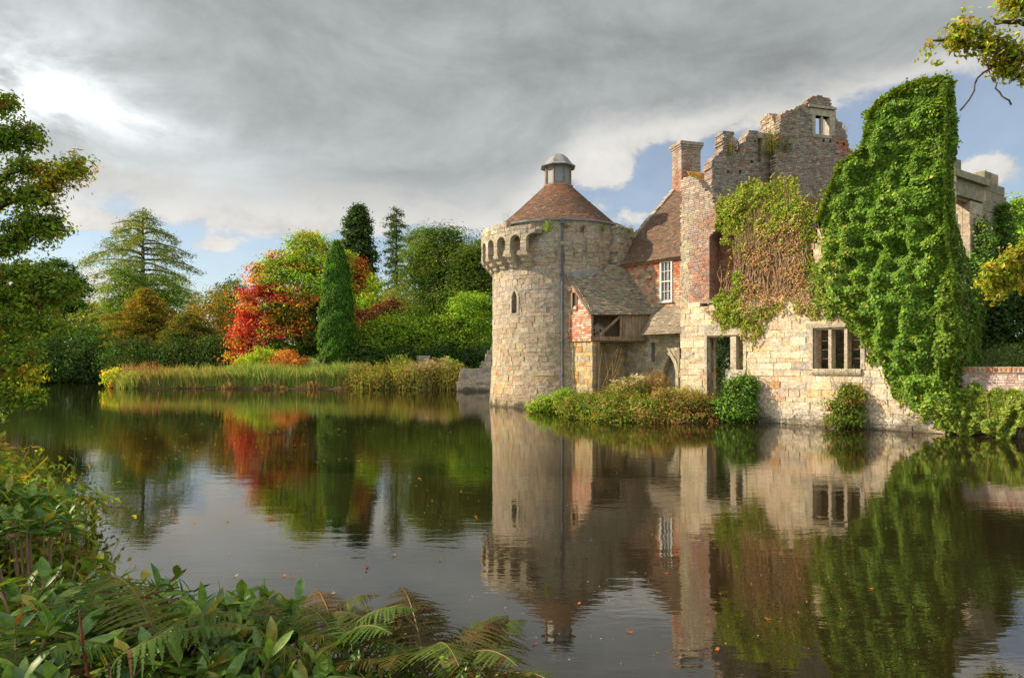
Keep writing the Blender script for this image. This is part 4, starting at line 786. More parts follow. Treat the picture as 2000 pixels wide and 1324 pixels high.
conifer('larch_tree', 'tall open larch with wide level branches standing above the orange trees', 'tree', 279, 404, 700, 112, [(404, 14), (420, 34), (440, 62), (470, 88), (500, 108), (530, 122), (560, 118), (590, 105), (640, 80)], 62, .19, 5.6, .42, ((G['gy'], 3), ((.15, .2, .045), 3), (G['mg'], 1), (G['ol'], 1)), 104, r0=.62, asp=.28, per=14, spread=.13, hang=2.2, up_out=.07)
tree('feathery_conifer', 'soft bright green conifer spreading under the tall larch', 'tree', 106, [(250, 545, 26, 28), (238, 590, 38, 36), (320, 560, 34, 24), (345, 600, 46, 34), (285, 590, 40, 40), (290, 640, 80, 40)], 600, 24, 1.3, .42, cf((G['mg'], 2), (G['g'], 3), ((.14, .19, .04), 2)), 105, r0=.3, asp=.35)
conifer('swamp_cypress', 'orange topped swamp cypress with layered foliage before the larch', 'tree', 285, 562, 720, 85, [(562, 8), (585, 34), (610, 62), (640, 80), (670, 84), (700, 82), (720, 70)], 130, .08, 5.5, .3, (((.165, .125, .022), 3), ((.12, .115, .02), 3), (G['am'], .35), (G['ol'], 2.5)), 106, r0=.4, asp=.35, per=13, spread=.16, hang=.6)
conifer('swamp_cypress', 'dark olive swamp cypress right of the orange topped one', 'tree', 372, 612, 720, 82, [(612, 8), (630, 40), (655, 62), (690, 76), (722, 74)], 110, .08, 6, .3, (((.12, .10, .018), 3), ((.08, .085, .016), 3), (G['dg'], 1.2)), 107, r0=.35, asp=.35, per=13, spread=.16, hang=.6)
tree('birch_tree', 'thin golden brown birch crown between the cypress and the red maple', 'tree', 92, [(415, 600, 46, 36), (395, 640, 50, 42), (445, 640, 36, 40), (430, 590, 25, 25), (420, 690, 70, 40)], 420, 24, 1.2, .3, cf((G['ob'], 3), (G['am'], .6), (G['ol'], 2.5), (G['gy'], 1.4)), 108, r0=.25, shell=.3)
tree('round_tree', 'rounded dark green tree top left of the red maple', 'tree', 106, [(455, 572, 30, 26), (438, 600, 30, 30), (470, 605, 30, 35), (465, 650, 40, 50)], 330, 26, 1.3, .42, cf((G['dg'], 2), (G['ol'], 2), (G['mg'], 1)), 109, r0=.3)
# rhododendrons along the back water
for i, (x, y, rx, ry, lb) in enumerate(((30, 700, 62, 60, 'dark green rhododendron mass behind the overhanging oak bough'), (120, 690, 62, 62, 'dark green rhododendron mass in the middle of the back shore'), (205, 690, 55, 58, 'dark green rhododendron mass beside the tip of the reed bank'))):
    tree('rhododendron', lb, 'shrub', 84, [(x, y, rx, ry), (x-25, y+15, rx*.7, ry*.8, -2), (x+25, y+20, rx*.7, ry*.7, -2), (x, y+38, rx*1.1, 24, -1.5)], 620, 24, 1.1, .30, cf((G['dk'], 3), (G['dg'], 3), ((.04, .09, .025), 1.2)), 110+i, r0=.15, group='rhododendrons on the back shore', stem='stems', crown='leaves', base=((x-1000)/F*84, 85.5))
for i, (x, y, rx, ry, lb) in enumerate(((265, 705, 55, 45, 'dark shrub mass under the orange cypress behind the reeds'), (350, 705, 55, 45, 'dark shrub mass under the olive cypress behind the reeds'), (430, 700, 45, 45, 'dark shrub mass left of the red maple behind the reeds'))):
    tree('dark_shrub', lb, 'shrub', 77, [(x, y, rx, ry), (x+20, y+15, rx*.8, ry*.6)], 330, 24, 1.0, .28, cf((G['dk'], 3), (G['dg'], 2), ((.06, .055, .02), 1)), 115+i, r0=.1, group='dark shrubs behind the reed bed', stem='stems', crown='leaves')
# red maple
mx0 = P(570, 0, 70)[0]
def maple(pos, rng):
    px = 1000+F*pos[:, 0]/pos[:, 1]; py = HZ-F*(pos[:, 2]-CZ)/pos[:, 1]; n = len(pos)
    w_ = wob(77, 7, .8)(pos)*.36; r = np.clip((560-px)/120+(py-545)/300*(py < 660)+w_+(-.55)*(py < 520), -1, 1.4)
    r = r-np.clip((py-640)/60, 0, 1)*.7*(px > 500)
    pR = pick(((G['rd'], 4), ((.33, .045, .03), 2), (G['orr'], 1.2)), n, rng); pO = pick(((G['orr'], 2), ((.40, .17, .035), 2), (G['am'], 1), (G['yg'], 1), ((.3, .2, .03), 1)), n, rng); pG = pick(((G['yg'], 2), (G['bg'], 3), (G['g'], 2), ((.26, .2, .03), .8)), n, rng); pD = pick(((G['mg'], 2), (G['dg'], 1), (G['ol'], 1.3), (G['bg'], .8)), n, rng)
    right = (px > 690) & (py > 460); e = r+rng.normal(0, .30, n)-.06
    c = np.where((e > .42)[:, None], pR, np.where((e > .02)[:, None], pO, np.where((py > 585)[:, None], pD, pG))); return jitter(np.where(right[:, None], pick(((G['orr'], 2), (G['am'], 1.5), (G['dr'], .7)), n, rng), c), rng, .15, .07)
tree('red_maple', 'big maple turning scarlet on its left and yellow green on top', 'tree', 70, [(555, 545, 62, 50), (610, 500, 48, 42), (585, 570, 80, 60), (515, 600, 48, 46), (500, 650, 44, 40), (560, 660, 70, 46), (640, 560, 55, 70), (682, 520, 24, 26), (694, 548, 13, 26), (625, 640, 56, 56), (478, 690, 28, 24), (530, 690, 60, 28), (545, 530, 32, 26), (600, 476, 24, 22)], 1700, 44, 1.15, .25, maple, 120, r0=.3, shell=.6, upb=.6, flat_=.42, base=(P(590, 0, 70)[0], 70.5), asp=.75)
conifer_cyp = Thing('columnar_cypress', 'tall narrow dark green cypress column in front of the red maple', 'tree', (P(658, 0, 64.5)[0], 64.5, .5))
rng = RNG(121); n = 3600; pr = np.array(((474, 1.5), (486, 7), (500, 13), (520, 18), (560, 23), (610, 29), (660, 31), (700, 31), (722, 28))); py = rng.uniform(474, 722, n*2); hw = np.interp(py, pr[:, 0], pr[:, 1]); k = rng.random(n*2) < hw/32+.12; py = py[k]; hw = hw[k]; n = len(py); a = rng.uniform(0, 2*pi, n); s = 64.5/F
lump = 1+.10*np.sin(a*3+py*.12)+.07*np.sin(a*7+py*.3+1); rr = hw*s*lump*rng.uniform(.78, 1.02, n); pos = np.stack((conifer_cyp.loc[0]+rr*np.cos(a), 64.5+rr*np.sin(a), CZ-(py-HZ)*s), 1); out = np.stack((np.cos(a), np.sin(a), np.full(n, .3)), 1)
Cn = np.repeat(pos, 11, 0)+rng.normal(0, .13, (n*11, 3)); V, f, c = leaf_quads(Cn, rng.uniform(.2, .42, len(Cn)), np.repeat(out, 11, 0)+rng.normal(0, .45, (len(Cn), 3)), jitter(np.repeat(cf(((.04, .10, .012), 3), ((.06, .15, .016), 2), ((.025, .065, .012), 1))(pos, rng), 11, 0), rng, .2), rng, .32, np.array((0, 0, 1.)))
conifer_cyp.part('crown', V, f, M_LEAF, c); V, f = tube([(conifer_cyp.loc[0], 64.5, z) for z in (.4, 4, 9, 12.5)], (.22, .18, .1, .03), 7); conifer_cyp.part('trunk', V, f, M_BARK)
tree('azalea', 'orange azalea at the foot of the maple behind the reeds', 'shrub', 63.6, [(557, 702, 24, 18), (575, 706, 26, 15), (540, 712, 18, 10)], 130, 20, .6, .2, cf(((.30, .125, .045), 3), (G['am'], 2), ((.4, .2, .09), 1)), 122, r0=.06, stem='stems', crown='leaves')
tree('yellow_shrub', 'yellow green shrub low under the red maple', 'shrub', 64.5, [(515, 700, 32, 20), (490, 706, 26, 14)], 150, 20, .6, .2, cf((G['yg'], 3), (G['bg'], 2), ((.3, .26, .03), 1)), 123, r0=.06, stem='stems', crown='leaves')
conifer('giant_sequoia', 'tall dense dark sequoia with ragged outline behind the cypress column', 'tree', 700, 399, 640, 142, [(399, 3), (408, 13), (425, 20), (450, 27), (480, 34), (520, 38), (570, 38), (630, 34)], 150, .12, 7.5, .55, ((G['dk'], 2), ((.035, .07, .03), 3), ((.055, .095, .035), 1.2)), 124, r0=.8, asp=.6, per=12, spread=.2, hang=.9, tip=.12)
conifer('silver_fir', 'slender fir with bare gaps between flat branches right of the sequoia', 'tree', 774, 405, 640, 134, [(405, 4), (412, 13), (424, 22), (445, 26), (470, 25), (500, 27), (540, 30), (600, 34)], 52, .1, 5., .42, (((.035, .06, .022), 3), (G['dg'], 2), ((.08, .09, .03), 1)), 125, r0=.55, asp=.4, per=13, spread=.16, hang=.4, up_out=.1)
tree('yellow_tree', 'light yellow green tree seen between cypress column and fir', 'tree', 98, [(725, 585, 40, 30), (750, 600, 34, 30), (720, 560, 24, 24), (745, 640, 40, 40)], 330, 24, 1.2, .36, cf((G['yg'], 2), (G['bg'], 3), (G['mg'], 1)), 126, r0=.3)
tree('grey_tree', 'soft grey green willow-like tree below the fir', 'tree', 92, [(790, 590, 34, 30), (765, 610, 34, 34), (810, 620, 34, 34), (785, 650, 45, 40)], 440, 24, 1.1, .3, cf((G['gy'], 3), ((.12, .15, .045), 2), (G['ol'], 1)), 127, r0=.3)
tree('smoke_bush', 'dark purple smoke bush between the cypress column and bright shrubs', 'shrub', 76, [(715, 630, 30, 34), (742, 618, 26, 20), (765, 600, 18, 14), (710, 665, 25, 25)], 220, 22, .9, .27, cf(((.09, .028, .022), 3), ((.06, .02, .018), 2), ((.12, .05, .025), 1)), 128, r0=.12, stem='stems', crown='leaves')
tree('cedar_tree', 'pale green cedar crown behind the dark yews', 'tree', 115, [(824, 472, 30, 26), (815, 500, 30, 24), (835, 530, 34, 30)], 260, 24, 1.3, .42, cf(((.07, .12, .045), 3), (G['mg'], 2)), 129, r0=.4, upb=.8, asp=.4)
yw = cf(((.045, .085, .014), 3), ((.075, .115, .018), 2.5), (G['dg'], 2), ((.10, .12, .02), 1))
for i, (lob, lb) in enumerate((([(868, 470, 42, 28), (850, 510, 50, 36), (885, 505, 46, 38), (835, 550, 50, 40), (880, 555, 50, 44), (850, 600, 60, 40)], 'tall spreading yew with feathery outline left of the tower'), ([(920, 525, 40, 44), (935, 570, 40, 60), (905, 590, 44, 54), (945, 500, 26, 30), (930, 640, 44, 50)], 'dark yew immediately behind the left edge of the tower'))):
    tree('yew_tree', lb, 'tree', 80+i*-3, lob, 640, 56, 1.75, .34, yw, 130+i, r0=.4, flat_=.34, upb=.9, asp=.4, shell=.5)
bs = cf((G['bg'], 3), ((.17, .25, .025), 2.4), (G['g'], 2.4), (G['mg'], .8))
for i, (lob, lb) in enumerate((([(735, 655, 34, 26), (720, 680, 34, 26), (755, 675, 36, 30)], 'bright green laurel mound right of the cypress column'), ([(790, 640, 40, 28), (805, 665, 44, 36), (775, 690, 40, 26)], 'bright green laurel mound below the grey willow-like tree'), ([(855, 650, 40, 30), (870, 680, 46, 34), (840, 690, 40, 26)], 'bright green laurel mound below the spreading yew'), ([(920, 640, 36, 34), (912, 605, 26, 30), (935, 680, 30, 40), (905, 690, 36, 28), (930, 590, 24, 24)], 'tall bright green laurel mound against the tower edge'))):
    tree('laurel_mound', lb, 'shrub', 67, lob, 300, 48, 1.15, .23, bs, 140+i, r0=.1, group='laurels behind the pond bank', stem='stems', crown='leaves', upb=1.1, flat_=.42, shell=.72)
for i, (x, lb) in enumerate(((715, 'low dark shrub right of the cypress foot'), (780, 'low dark shrub behind the yellow streamside shrub'), (865, 'low dark shrub behind the stone plinth'), (930, 'low dark shrub behind the broken wall'))):
    tree('shade_shrub', lb, 'shrub', 64.6, [(x, 700, 42, 24), (x+20, 708, 34, 16)], 240, 22, .7, .22, cf((G['dk'], 3), (G['dg'], 3), (G['mg'], .6)), 146+i, r0=.06, group='dark shrubs under the laurels', stem='stems', crown='leaves')
tree('thuja_tree', 'small dark conifer tip peeping over the tower parapet', 'tree', 85, [(948, 470, 9, 14), (950, 500, 16, 24), (952, 540, 20, 30)], 110, 22, .9, .3, cf((G['dg'], 2), (G['dk'], 1)), 151, r0=.2)
# one mass of woodland closing the view
rng = RNG(152); n = 2600; x = rng.uniform(-190, 60, n); y = 150+rng.uniform(-6, 10, n); hmax = 9+3.5*np.sin(x*.11)+2*np.sin(x*.31+1); z = 4+rng.random(n)**.7*hmax; pos = np.stack((x, y, z), 1)
V, f, c = fluff(pos, np.broadcast_to((0, -.6, .4), pos.shape), 22, 2.2, .6, cf((G['dg'], 3), (G['ol'], 2), (G['mg'], 2)), rng); single('far_woodland', V, f, M_LEAF, 'far line of green woodland closing the view behind the garden trees', 'woodland', (0, 0, 0), c, kind='stuff')
# ------------------------------------------------------------------ bank of reeds and waterside plants
def blades(x, y, h, w, lean_, cols, rng, tipc=None, z0=None):
    n = len(x); a = rng.uniform(0, 2*pi, n); wv = np.stack((np.cos(a), np.sin(a), 0*a), 1)*w[:, None]*.5; l = np.stack((rng.normal(0, 1, n), rng.normal(0, 1, n), 0*a), 1)*lean_*h[:, None]
    b = np.stack((x, y, ground_z(x, y)-.05 if z0 is None else z0), 1); up = np.array((0, 0, 1.))*h[:, None]
    V = np.stack((b-wv, b+wv, b+up*.55+l*.3+wv*.8, b+up*.55+l*.3-wv*.8, b+up+l+wv*.12, b+up*.98+l-wv*.12), 1).reshape(-1, 3); i = np.arange(n)[:, None]*6
    Cc = np.repeat(cols[:, None], 6, 1); 
    if tipc is not None: Cc[:, 4:] = tipc[:, None]; Cc[:, 2:4] = .7*Cc[:, 2:4]+.3*tipc[:, None]
    return V, np.concatenate((i+np.array((0, 1, 2, 3)), i+np.array((3, 2, 4, 5)))), Cc.reshape(-1, 3)
rng = RNG(160); n = 15000; cx_ = rng.uniform(286, 712, 260); px = np.where(rng.random(n) < .7, cx_[rng.integers(0, 260, n)]+rng.normal(0, 3.5, n), rng.uniform(286, 712, n)); Y = 60.7+rng.random(n)**1.4*2.6+np.interp(px, (286, 700), (.6, -.9)); x = (px-1000)/F*Y
w1_ = wob(9, 6, .5)(np.stack((x, Y, 0*x), 1)); h = 1.12+.22*w1_+.12*wob(10, 6, 2.5)(np.stack((x, Y, 0*x), 1))+rng.normal(0, .24, n)+.20*np.sin(px*.9)*np.sin(px*.23+1)+np.interp(px, (286, 340, 600, 700), (-.15, .1, .05, .1)); c = pick((((.16, .26, .045), 3), ((.24, .32, .07), 3), ((.33, .33, .13), 1.8), ((.12, .2, .04), 2), ((.38, .3, .16), .9)), n, rng)
tcl = np.where((rng.random(n) < np.interp(px, (286, 420, 470), (.6, .3, .04)))[:, None], np.array((.30, .14, .06)), c*1.15); V, f, c = blades(x, Y, h, rng.uniform(.035, .085, n), .20, jitter(c, rng), rng, tcl); single('reed_bed', V, f, M_LEAF, 'long bed of upright green and straw coloured reeds along the far bank', 'reeds', (0, 0, 0), c, kind='stuff')
rng = RNG(161); n = 5200; px = rng.uniform(225, 960, n); Y = np.interp(px, (205, 300, 700, 900, 960), (62.3, 61.2, 59.4, 57.4, 57))+rng.uniform(-.12, .5, n)+.15*np.sin(px*.11); x = (px-1000)/F*Y; V, f, c = blades(x, Y, rng.uniform(.15, .75, n)*(.6+.4*np.sin(x*1.7)), rng.uniform(.03, .08, n), .6, jitter(pick((((.30, .2, .11), 2), ((.2, .15, .07), 1), (G['ol'], 1)), n, rng), rng), rng); single('dead_grass', V, f, M_LEAF, 'fringe of dead straw grass along the far waterline', 'grass', (0, 0, 0), c, kind='stuff')
def clump(name, label, cat, px, py, Y, w, h, n, palette, seed, tip=None, group=None, bw=.07, ln=.25, flowers=0, fcol=None, leaf=0, lp=None, ls=.14):
    """a tussock: stems or blades springing from one foot, with small leaves and flower heads"""
    rng = RNG(seed); b = P(px, py, Y); r = w*.5*np.sqrt(rng.random(n)); a = rng.uniform(0, 2*pi, n); x = b[0]+r*np.cos(a); y = b[1]+.8*r*np.sin(a); z0 = np.maximum(ground_z(x, y), -.02)-.03; b[2] = float(max(ground_z(b[0], b[1]), 0)); th = Thing(name, label, cat, b, group)
    hh = h*(1-.35*(r/(w*.5))**2)*rng.uniform(.7, 1.08, n); c0 = jitter(pick(palette, n, rng), rng); V, f, c = blades(x, y, hh, np.full(n, bw)*rng.uniform(.6, 1.3, n), ln, c0, rng, None if tip is None else np.broadcast_to(np.array(tip), c0.shape), z0); th.part('stems', V, f, M_LEAF, c)
    if leaf:
        k = rng.integers(0, n, leaf); t = rng.random(leaf)**.7; pos = np.stack((x[k]+rng.normal(0, w*.09, leaf), y[k]+rng.normal(0, w*.09, leaf), z0[k]+hh[k]*t), 1); o = unit(pos-np.array((b[0], b[1], b[2])))
        cl = jitter(pick(lp, leaf, rng), rng); V, f, c = leaf_quads(pos, ls*rng.uniform(.6, 1.4, leaf), o+rng.normal(0, .5, pos.shape)+np.array((0, 0, .4)), cl, rng, .5); th.part('leaves', V, f, M_LEAF, c)
    if flowers:
        k = rng.integers(0, n, flowers); k = k[hh[k] > h*.55]; pos = np.stack((x[k]+rng.normal(0, w*.07, len(k)), y[k]+rng.normal(0, w*.07, len(k)), z0[k]+hh[k]*rng.uniform(.93, 1.06, len(k))), 1)
        q = np.repeat(pos, 14, 0)+rng.normal(0, 1, (len(pos)*14, 3))*np.array((.09, .09, .04)); V, f, c = leaf_quads(q, rng.uniform(.05, .09, len(q)), np.array((0, 0, 1.))+rng.normal(0, .4, q.shape), jitter(np.broadcast_to(np.array(fcol), q.shape), rng, .18), rng, .9); th.part('flower_heads', V, f, M_LEAF, c, kind='stuff')
    return th
tree('yellow_water_shrub', 'yellow green broad-leaved plant at the left tip of the reed bank', 'shrub', 62.8, [(222, 735, 16, 15), (232, 745, 14, 10)], 60, 18, .5, .3, cf(((.3, .27, .04), 2), (G['yg'], 2), ((.3, .15, .03), .5)), 170, r0=.04, stem='stems', crown='leaves')
clump('sedge_tussock', 'arching pale green sedge tussock near the left tip of the bank', 'sedge', 258, 755, 61.9, 2.6, 1.5, 700, (((.2, .27, .06), 3), ((.27, .28, .09), 1)), 171, bw=.05, ln=.4)
clump('dock_patch', 'rusty brown seeded dock stems left of the reeds', 'dock', 285, 752, 63, 4.2, 1.9, 420, (((.3, .17, .09), 2), ((.2, .2, .06), 1)), 172, tip=(.32, .13, .06), bw=.06, ln=.12, leaf=900, lp=(((.3, .2, .12), 2), (G['ol'], 1)))
clump('dock_patch', 'pinkish brown seeded dock stems behind the sedge tussock', 'dock', 243, 745, 63.4, 2.4, 1.9, 220, (((.34, .22, .14), 2), ((.2, .2, .06), 1)), 173, tip=(.36, .2, .12), bw=.06, ln=.12, leaf=500, lp=(((.36, .25, .17), 2), (G['ol'], 1)))
ylp = (((.25, .24, .05), 3), ((.18, .2, .035), 2), ((.28, .18, .06), .8)); agp = (((.17, .18, .05), 3), ((.2, .13, .06), 1.2), ((.12, .15, .03), 1.5))
for px, py, Y, w, h, fl_, lp_, lb, gr_, sd_ in ((732, 757, 59.4, 3.6, 2.2, 0, ylp, 'rounded yellow olive waterside bush right of the reeds', None, 1), (770, 757, 59.6, 2.4, 1.5, 0, agp, 'thin brownish waterside bush before the lawn strip', None, 2), (800, 757, 58.7, 2.6, 2.4, 26, ylp, 'yellow green waterside bush with a few pink heads below the spire shrub', None, 3), (832, 758, 58.3, 2.9, 2.6, 90, agp, 'hemp agrimony clump thick with pink heads before the plinth', 'hemp agrimony clumps on the far bank', 4), (862, 759, 58, 2.8, 2.7, 100, agp, 'hemp agrimony clump with pink heads beside the bright upright shrub', 'hemp agrimony clumps on the far bank', 5), (888, 760, 57.5, 2.4, 2.4, 8, ylp, 'orange tinged bush beside the end of the broken wall', None, 6), (700, 756, 60.2, 2.6, 2.0, 40, agp, 'hemp agrimony clump growing among the last reeds', 'hemp agrimony clumps on the far bank', 7)):
    clump('agrimony_clump' if fl_ > 20 and gr_ else 'waterside_bush', lb, 'flowers' if gr_ else 'bush', px, py, Y, w, h, 260, (((.2, .17, .07), 2), ((.14, .16, .04), 2)), 180+sd_, group=gr_, bw=.05, ln=.16, flowers=fl_, fcol=(.45, .33, .30), leaf=3200, lp=lp_, ls=.17)
clump('spire_shrub', 'pale shrub with one tall spike behind the pink flowers', 'shrub', 785, 745, 61.5, 2.4, 2.6, 160, ((G['gy'], 2), (G['yg'], 1)), 190, bw=.06, ln=.2, leaf=1500, lp=((G['yg'], 2), (G['gy'], 2), ((.28, .25, .06), 1)), ls=.2)
clump('upright_shrub', 'bright yellow green shrub of upright leafy spires by the broken wall', 'shrub', 880, 728, 60.5, 1.6, 2.5, 26, ((G['bg'], 1),), 191, bw=.1, ln=.16, leaf=900, lp=(((.25, .36, .06), 3), (G['bg'], 1)), ls=.24)
for i, (px, py, Y, w, h, lb) in enumerate(((915, 700, 55.0, .5, .5, ''),)): pass
# ------------------------------------------------------------------ castle-side planting
def pxw(px, py, z=None): return P(px, py, CZ*F/(py-HZ)) if z is None else P(px, py, (CZ-z)*F/(py-HZ))
tree('ground_elder', 'low fresh green ground cover spilling from the tower foot to the water', 'shrub', 30.2, [(1065, 790, 26, 14), (1100, 785, 34, 22), (1050, 795, 18, 8), (1140, 790, 40, 22), (1120, 800, 46, 14)], 560, 20, .3, .11, cf((G['bg'], 3), (G['g'], 2), (G['yg'], 1), ((.2, .14, .05), .6)), 200, r0=.03, stem='stems', crown='leaves', base=(2.6, 30.8))
tree('bank_bramble', 'tangled bramble of green and brown leaves hanging over the water', 'shrub', 26.6, [(1215, 800, 55, 30, -1.2), (1175, 802, 44, 22, -.6), (1262, 806, 48, 24, -1.6), (1230, 788, 40, 14), (1160, 784, 36, 14), (1120, 795, 30, 18), (1205, 815, 40, 14, -2), (1250, 820, 44, 12, -2)], 800, 20, .3, .10, cf((G['ol'], 2), (G['mg'], 3), ((.15, .12, .04), 1), ((.15, .19, .035), 2.2), ((.25, .18, .1), .3)), 201, r0=.03, stem='stems', crown='leaves', base=(4.6, 26.8))
tree('withered_bramble', 'brown withered bramble heap before the ruin doorway', 'shrub', 25.2, [(1330, 797, 50, 28), (1378, 802, 40, 26), (1300, 806, 44, 22), (1345, 788, 45, 14), (1310, 820, 44, 12, -1), (1370, 820, 44, 12, -.8), (1270, 815, 36, 16, -1)], 760, 20, .3, .09, cf(((.17, .11, .05), 3), ((.12, .11, .03), 2), (G['ol'], 2), (G['dg'], 1.2), ((.26, .16, .09), 1)), 202, r0=.03, stem='stems', crown='leaves', base=(6.4, 25.6))
tree('ivy_bush', 'dense dark green ivy bush at the foot of the ruin doorway', 'shrub', 24.6, [(1440, 800, 36, 24), (1448, 772, 24, 22), (1422, 806, 26, 16), (1462, 752, 12, 20), (1430, 758, 10, 18), (1445, 745, 8, 10), (1412, 790, 12, 14)], 620, 20, .26, .10, cf((G['dg'], 2), (G['mg'], 3), (G['g'], 2)), 203, r0=.03, stem='stems', crown='leaves', mat_=M_IVY, base=(8.1, 24.9))
tree('wall_shrub', 'russet and green shrub rooted in the foot of the ruin wall', 'shrub', 21.9, [(1658, 800, 26, 26), (1645, 820, 34, 12), (1668, 772, 16, 24), (1632, 790, 16, 14), (1680, 815, 14, 16), (1650, 765, 8, 14)], 300, 18, .26, .085, cf((G['mg'], 3), (G['ol'], 2), ((.16, .09, .035), .5), (G['bg'], 1.4)), 204, r0=.02, stem='stems', crown='leaves', base=(11.0, 22.0))
for i, (px, py, Y, w, h, lb, fl_, lp_) in enumerate(((1135, 770, 29.6, 1.5, .85, 'tall thin weeds before the stone pier of the lean-to', 4, agp), (1190, 768, 28.6, 1.3, .8, 'green weeds before the dark recess of the lean-to', 0, agp), (1215, 765, 28.2, 1.1, .95, 'hemp agrimony with pale heads in the dark recess', 20, (((.2, .23, .045), 2), ((.13, .17, .03), 2))), (1240, 765, 28.0, 1.1, 1.1, 'tallest hemp agrimony with pale heads left of the pointed door', 22, (((.2, .23, .045), 2), ((.13, .17, .03), 2))), (1285, 770, 28.0, 1.0, 1.25, 'rusty leaved weeds left of the pointed door', 2, (((.32, .15, .06), 2), ((.2, .2, .05), 1))), (1345, 775, 26.6, 1.6, .75, 'yellow green weeds at the corner of the ruin', 0, (((.24, .25, .05), 2), ((.2, .2, .06), 1))), (1300, 800, 25.4, 1.2, .75, 'dry weeds rising out of the brown bramble', 0, (((.26, .2, .09), 2), ((.18, .18, .05), 1))), (1375, 790, 25.2, 1.0, .7, 'pale weeds before the doorway', 0, (((.24, .23, .07), 2), ((.16, .18, .04), 1))))):
    clump('tall_weed', lb, 'weeds', px, py, Y, w, h, 90, (((.2, .15, .08), 2), ((.16, .16, .05), 2)), 210+i, group='tall weeds on the castle bank', bw=.022, ln=.16, flowers=fl_, fcol=G['wh'], leaf=900, lp=lp_, ls=.10)
rng = RNG(220); ds_ = Thing('dead_stalks', 'bare rust brown stalks leaning in the lean-to recess', 'stalks', P(1175, 760, 29.9))
for i in range(7):
    b = P(1168+i*5, 765, 29.9); t = b+np.array((rng.normal(.3, .35), rng.normal(0, .15), rng.uniform(1.3, 2.1))); V, f = tube([b, (b+t)/2+rng.normal(0, .06, 3), t], (.018, .014, .005), 5); ds_.part('stem', V, f, M_LIGHTBARK)
rng = RNG(221); tw = Thing('twiggy_plant', 'fan of bare brown twigs above the wall shrub', 'plant', P(1650, 790, 21.9))
for i in range(22):
    b = tw.loc+np.array((rng.normal(0, .12), 0, 0)); t = b+np.array((rng.normal(0, .5), rng.normal(-.1, .12), rng.uniform(.7, 1.5))); V, f = tube([b, (b+t)/2+rng.normal(0, .05, 3), t], (.006, .005, .002), 4); tw.part('twig', V, f, M_LIGHTBARK)
# plants in the open court behind the windows
for i, (s_, d_, r_, lb) in enumerate(((1.9, .7, 1.5, 'dark green shrub seen through the ruin doorway'), (3.4, .8, 1.0, 'dark shrub behind the wall between doorway and window'), (5.4, 1.2, .8, 'green shrub behind the left window light'), (6.6, .9, .75, 'leafy green shrub behind the right window light'))):
    c_ = C0+U2*s_-N2*(d_+.6+(r_-.8))+np.array((0, 0, 1.2+(r_-.8)*1.6)); k = F/c_[1]; pxx = 1000+c_[0]*k
    tree('court_shrub', lb, 'shrub', c_[1], [(pxx, HZ-(c_[2]-CZ)*k, r_*k, r_*k*1.0)], 170, 20, .35, .12, cf(*(((G['dk'], 2), (G['dg'], 1)) if i < 2 else ((G['g'], 2), (G['mg'], 2), (G['dg'], 1)))), 224+i, r0=.03, group='shrubs in the roofless court', stem='stems', crown='leaves')  # first two shrubs: shade of the doorway recess put into darker leaves
# ------------------------------------------------------------------ climbers
def inpoly(poly, x, y):
    p = np.asarray(poly, float); q = np.roll(p, -1, 0); ins = np.zeros(len(x), bool); d = np.full(len(x), 1e9)
    for (ax, ay), (bx, by) in zip(p, q):
        ex, ey = bx-ax, by-ay; c = (ay <= y) != (by <= y); ins ^= c & (x < ax+(y-ay)*ex/(ey if abs(ey) > 1e-9 else 1e-9)); t = np.clip(((x-ax)*ex+(y-ay)*ey)/(ex*ex+ey*ey+1e-12), 0, 1); d = np.minimum(d, np.hypot(x-ax-t*ex, y-ay-t*ey))
    return ins, d
def shoots(mb, poly, n, rng, palette, up=.5):
    p = np.asarray(poly); m = len(p); cen = p.mean(0)
    for i in range(n):
        j = rng.integers(0, m); q = p[j]+(p[(j+1) % m]-p[j])*rng.random(); d = unit(q-cen)+rng.normal(0, .6, 2)+np.array((0, up)); d /= np.linalg.norm(d); ln = rng.uniform(.12, .45); k = rng.integers(7, 16); t = np.sort(rng.random(k))
        uv = q+d*(t*ln)[:, None]-np.array((0, .25))*(t[:, None]**2)*ln; pos = C0+uv[:, :1]*U2+N2*(.06+.25*rng.random()*(1-t[:, None]))+uv[:, 1:]*np.array((0, 0, 1.)); V, f, c = leaf_quads(pos, rng.uniform(.04, .10, k), N2+np.array((0, 0, .5))+rng.normal(0, .5, pos.shape), jitter(pick(palette, k, rng), rng, .2, .08), rng, .8); mb.add(V, f, c)
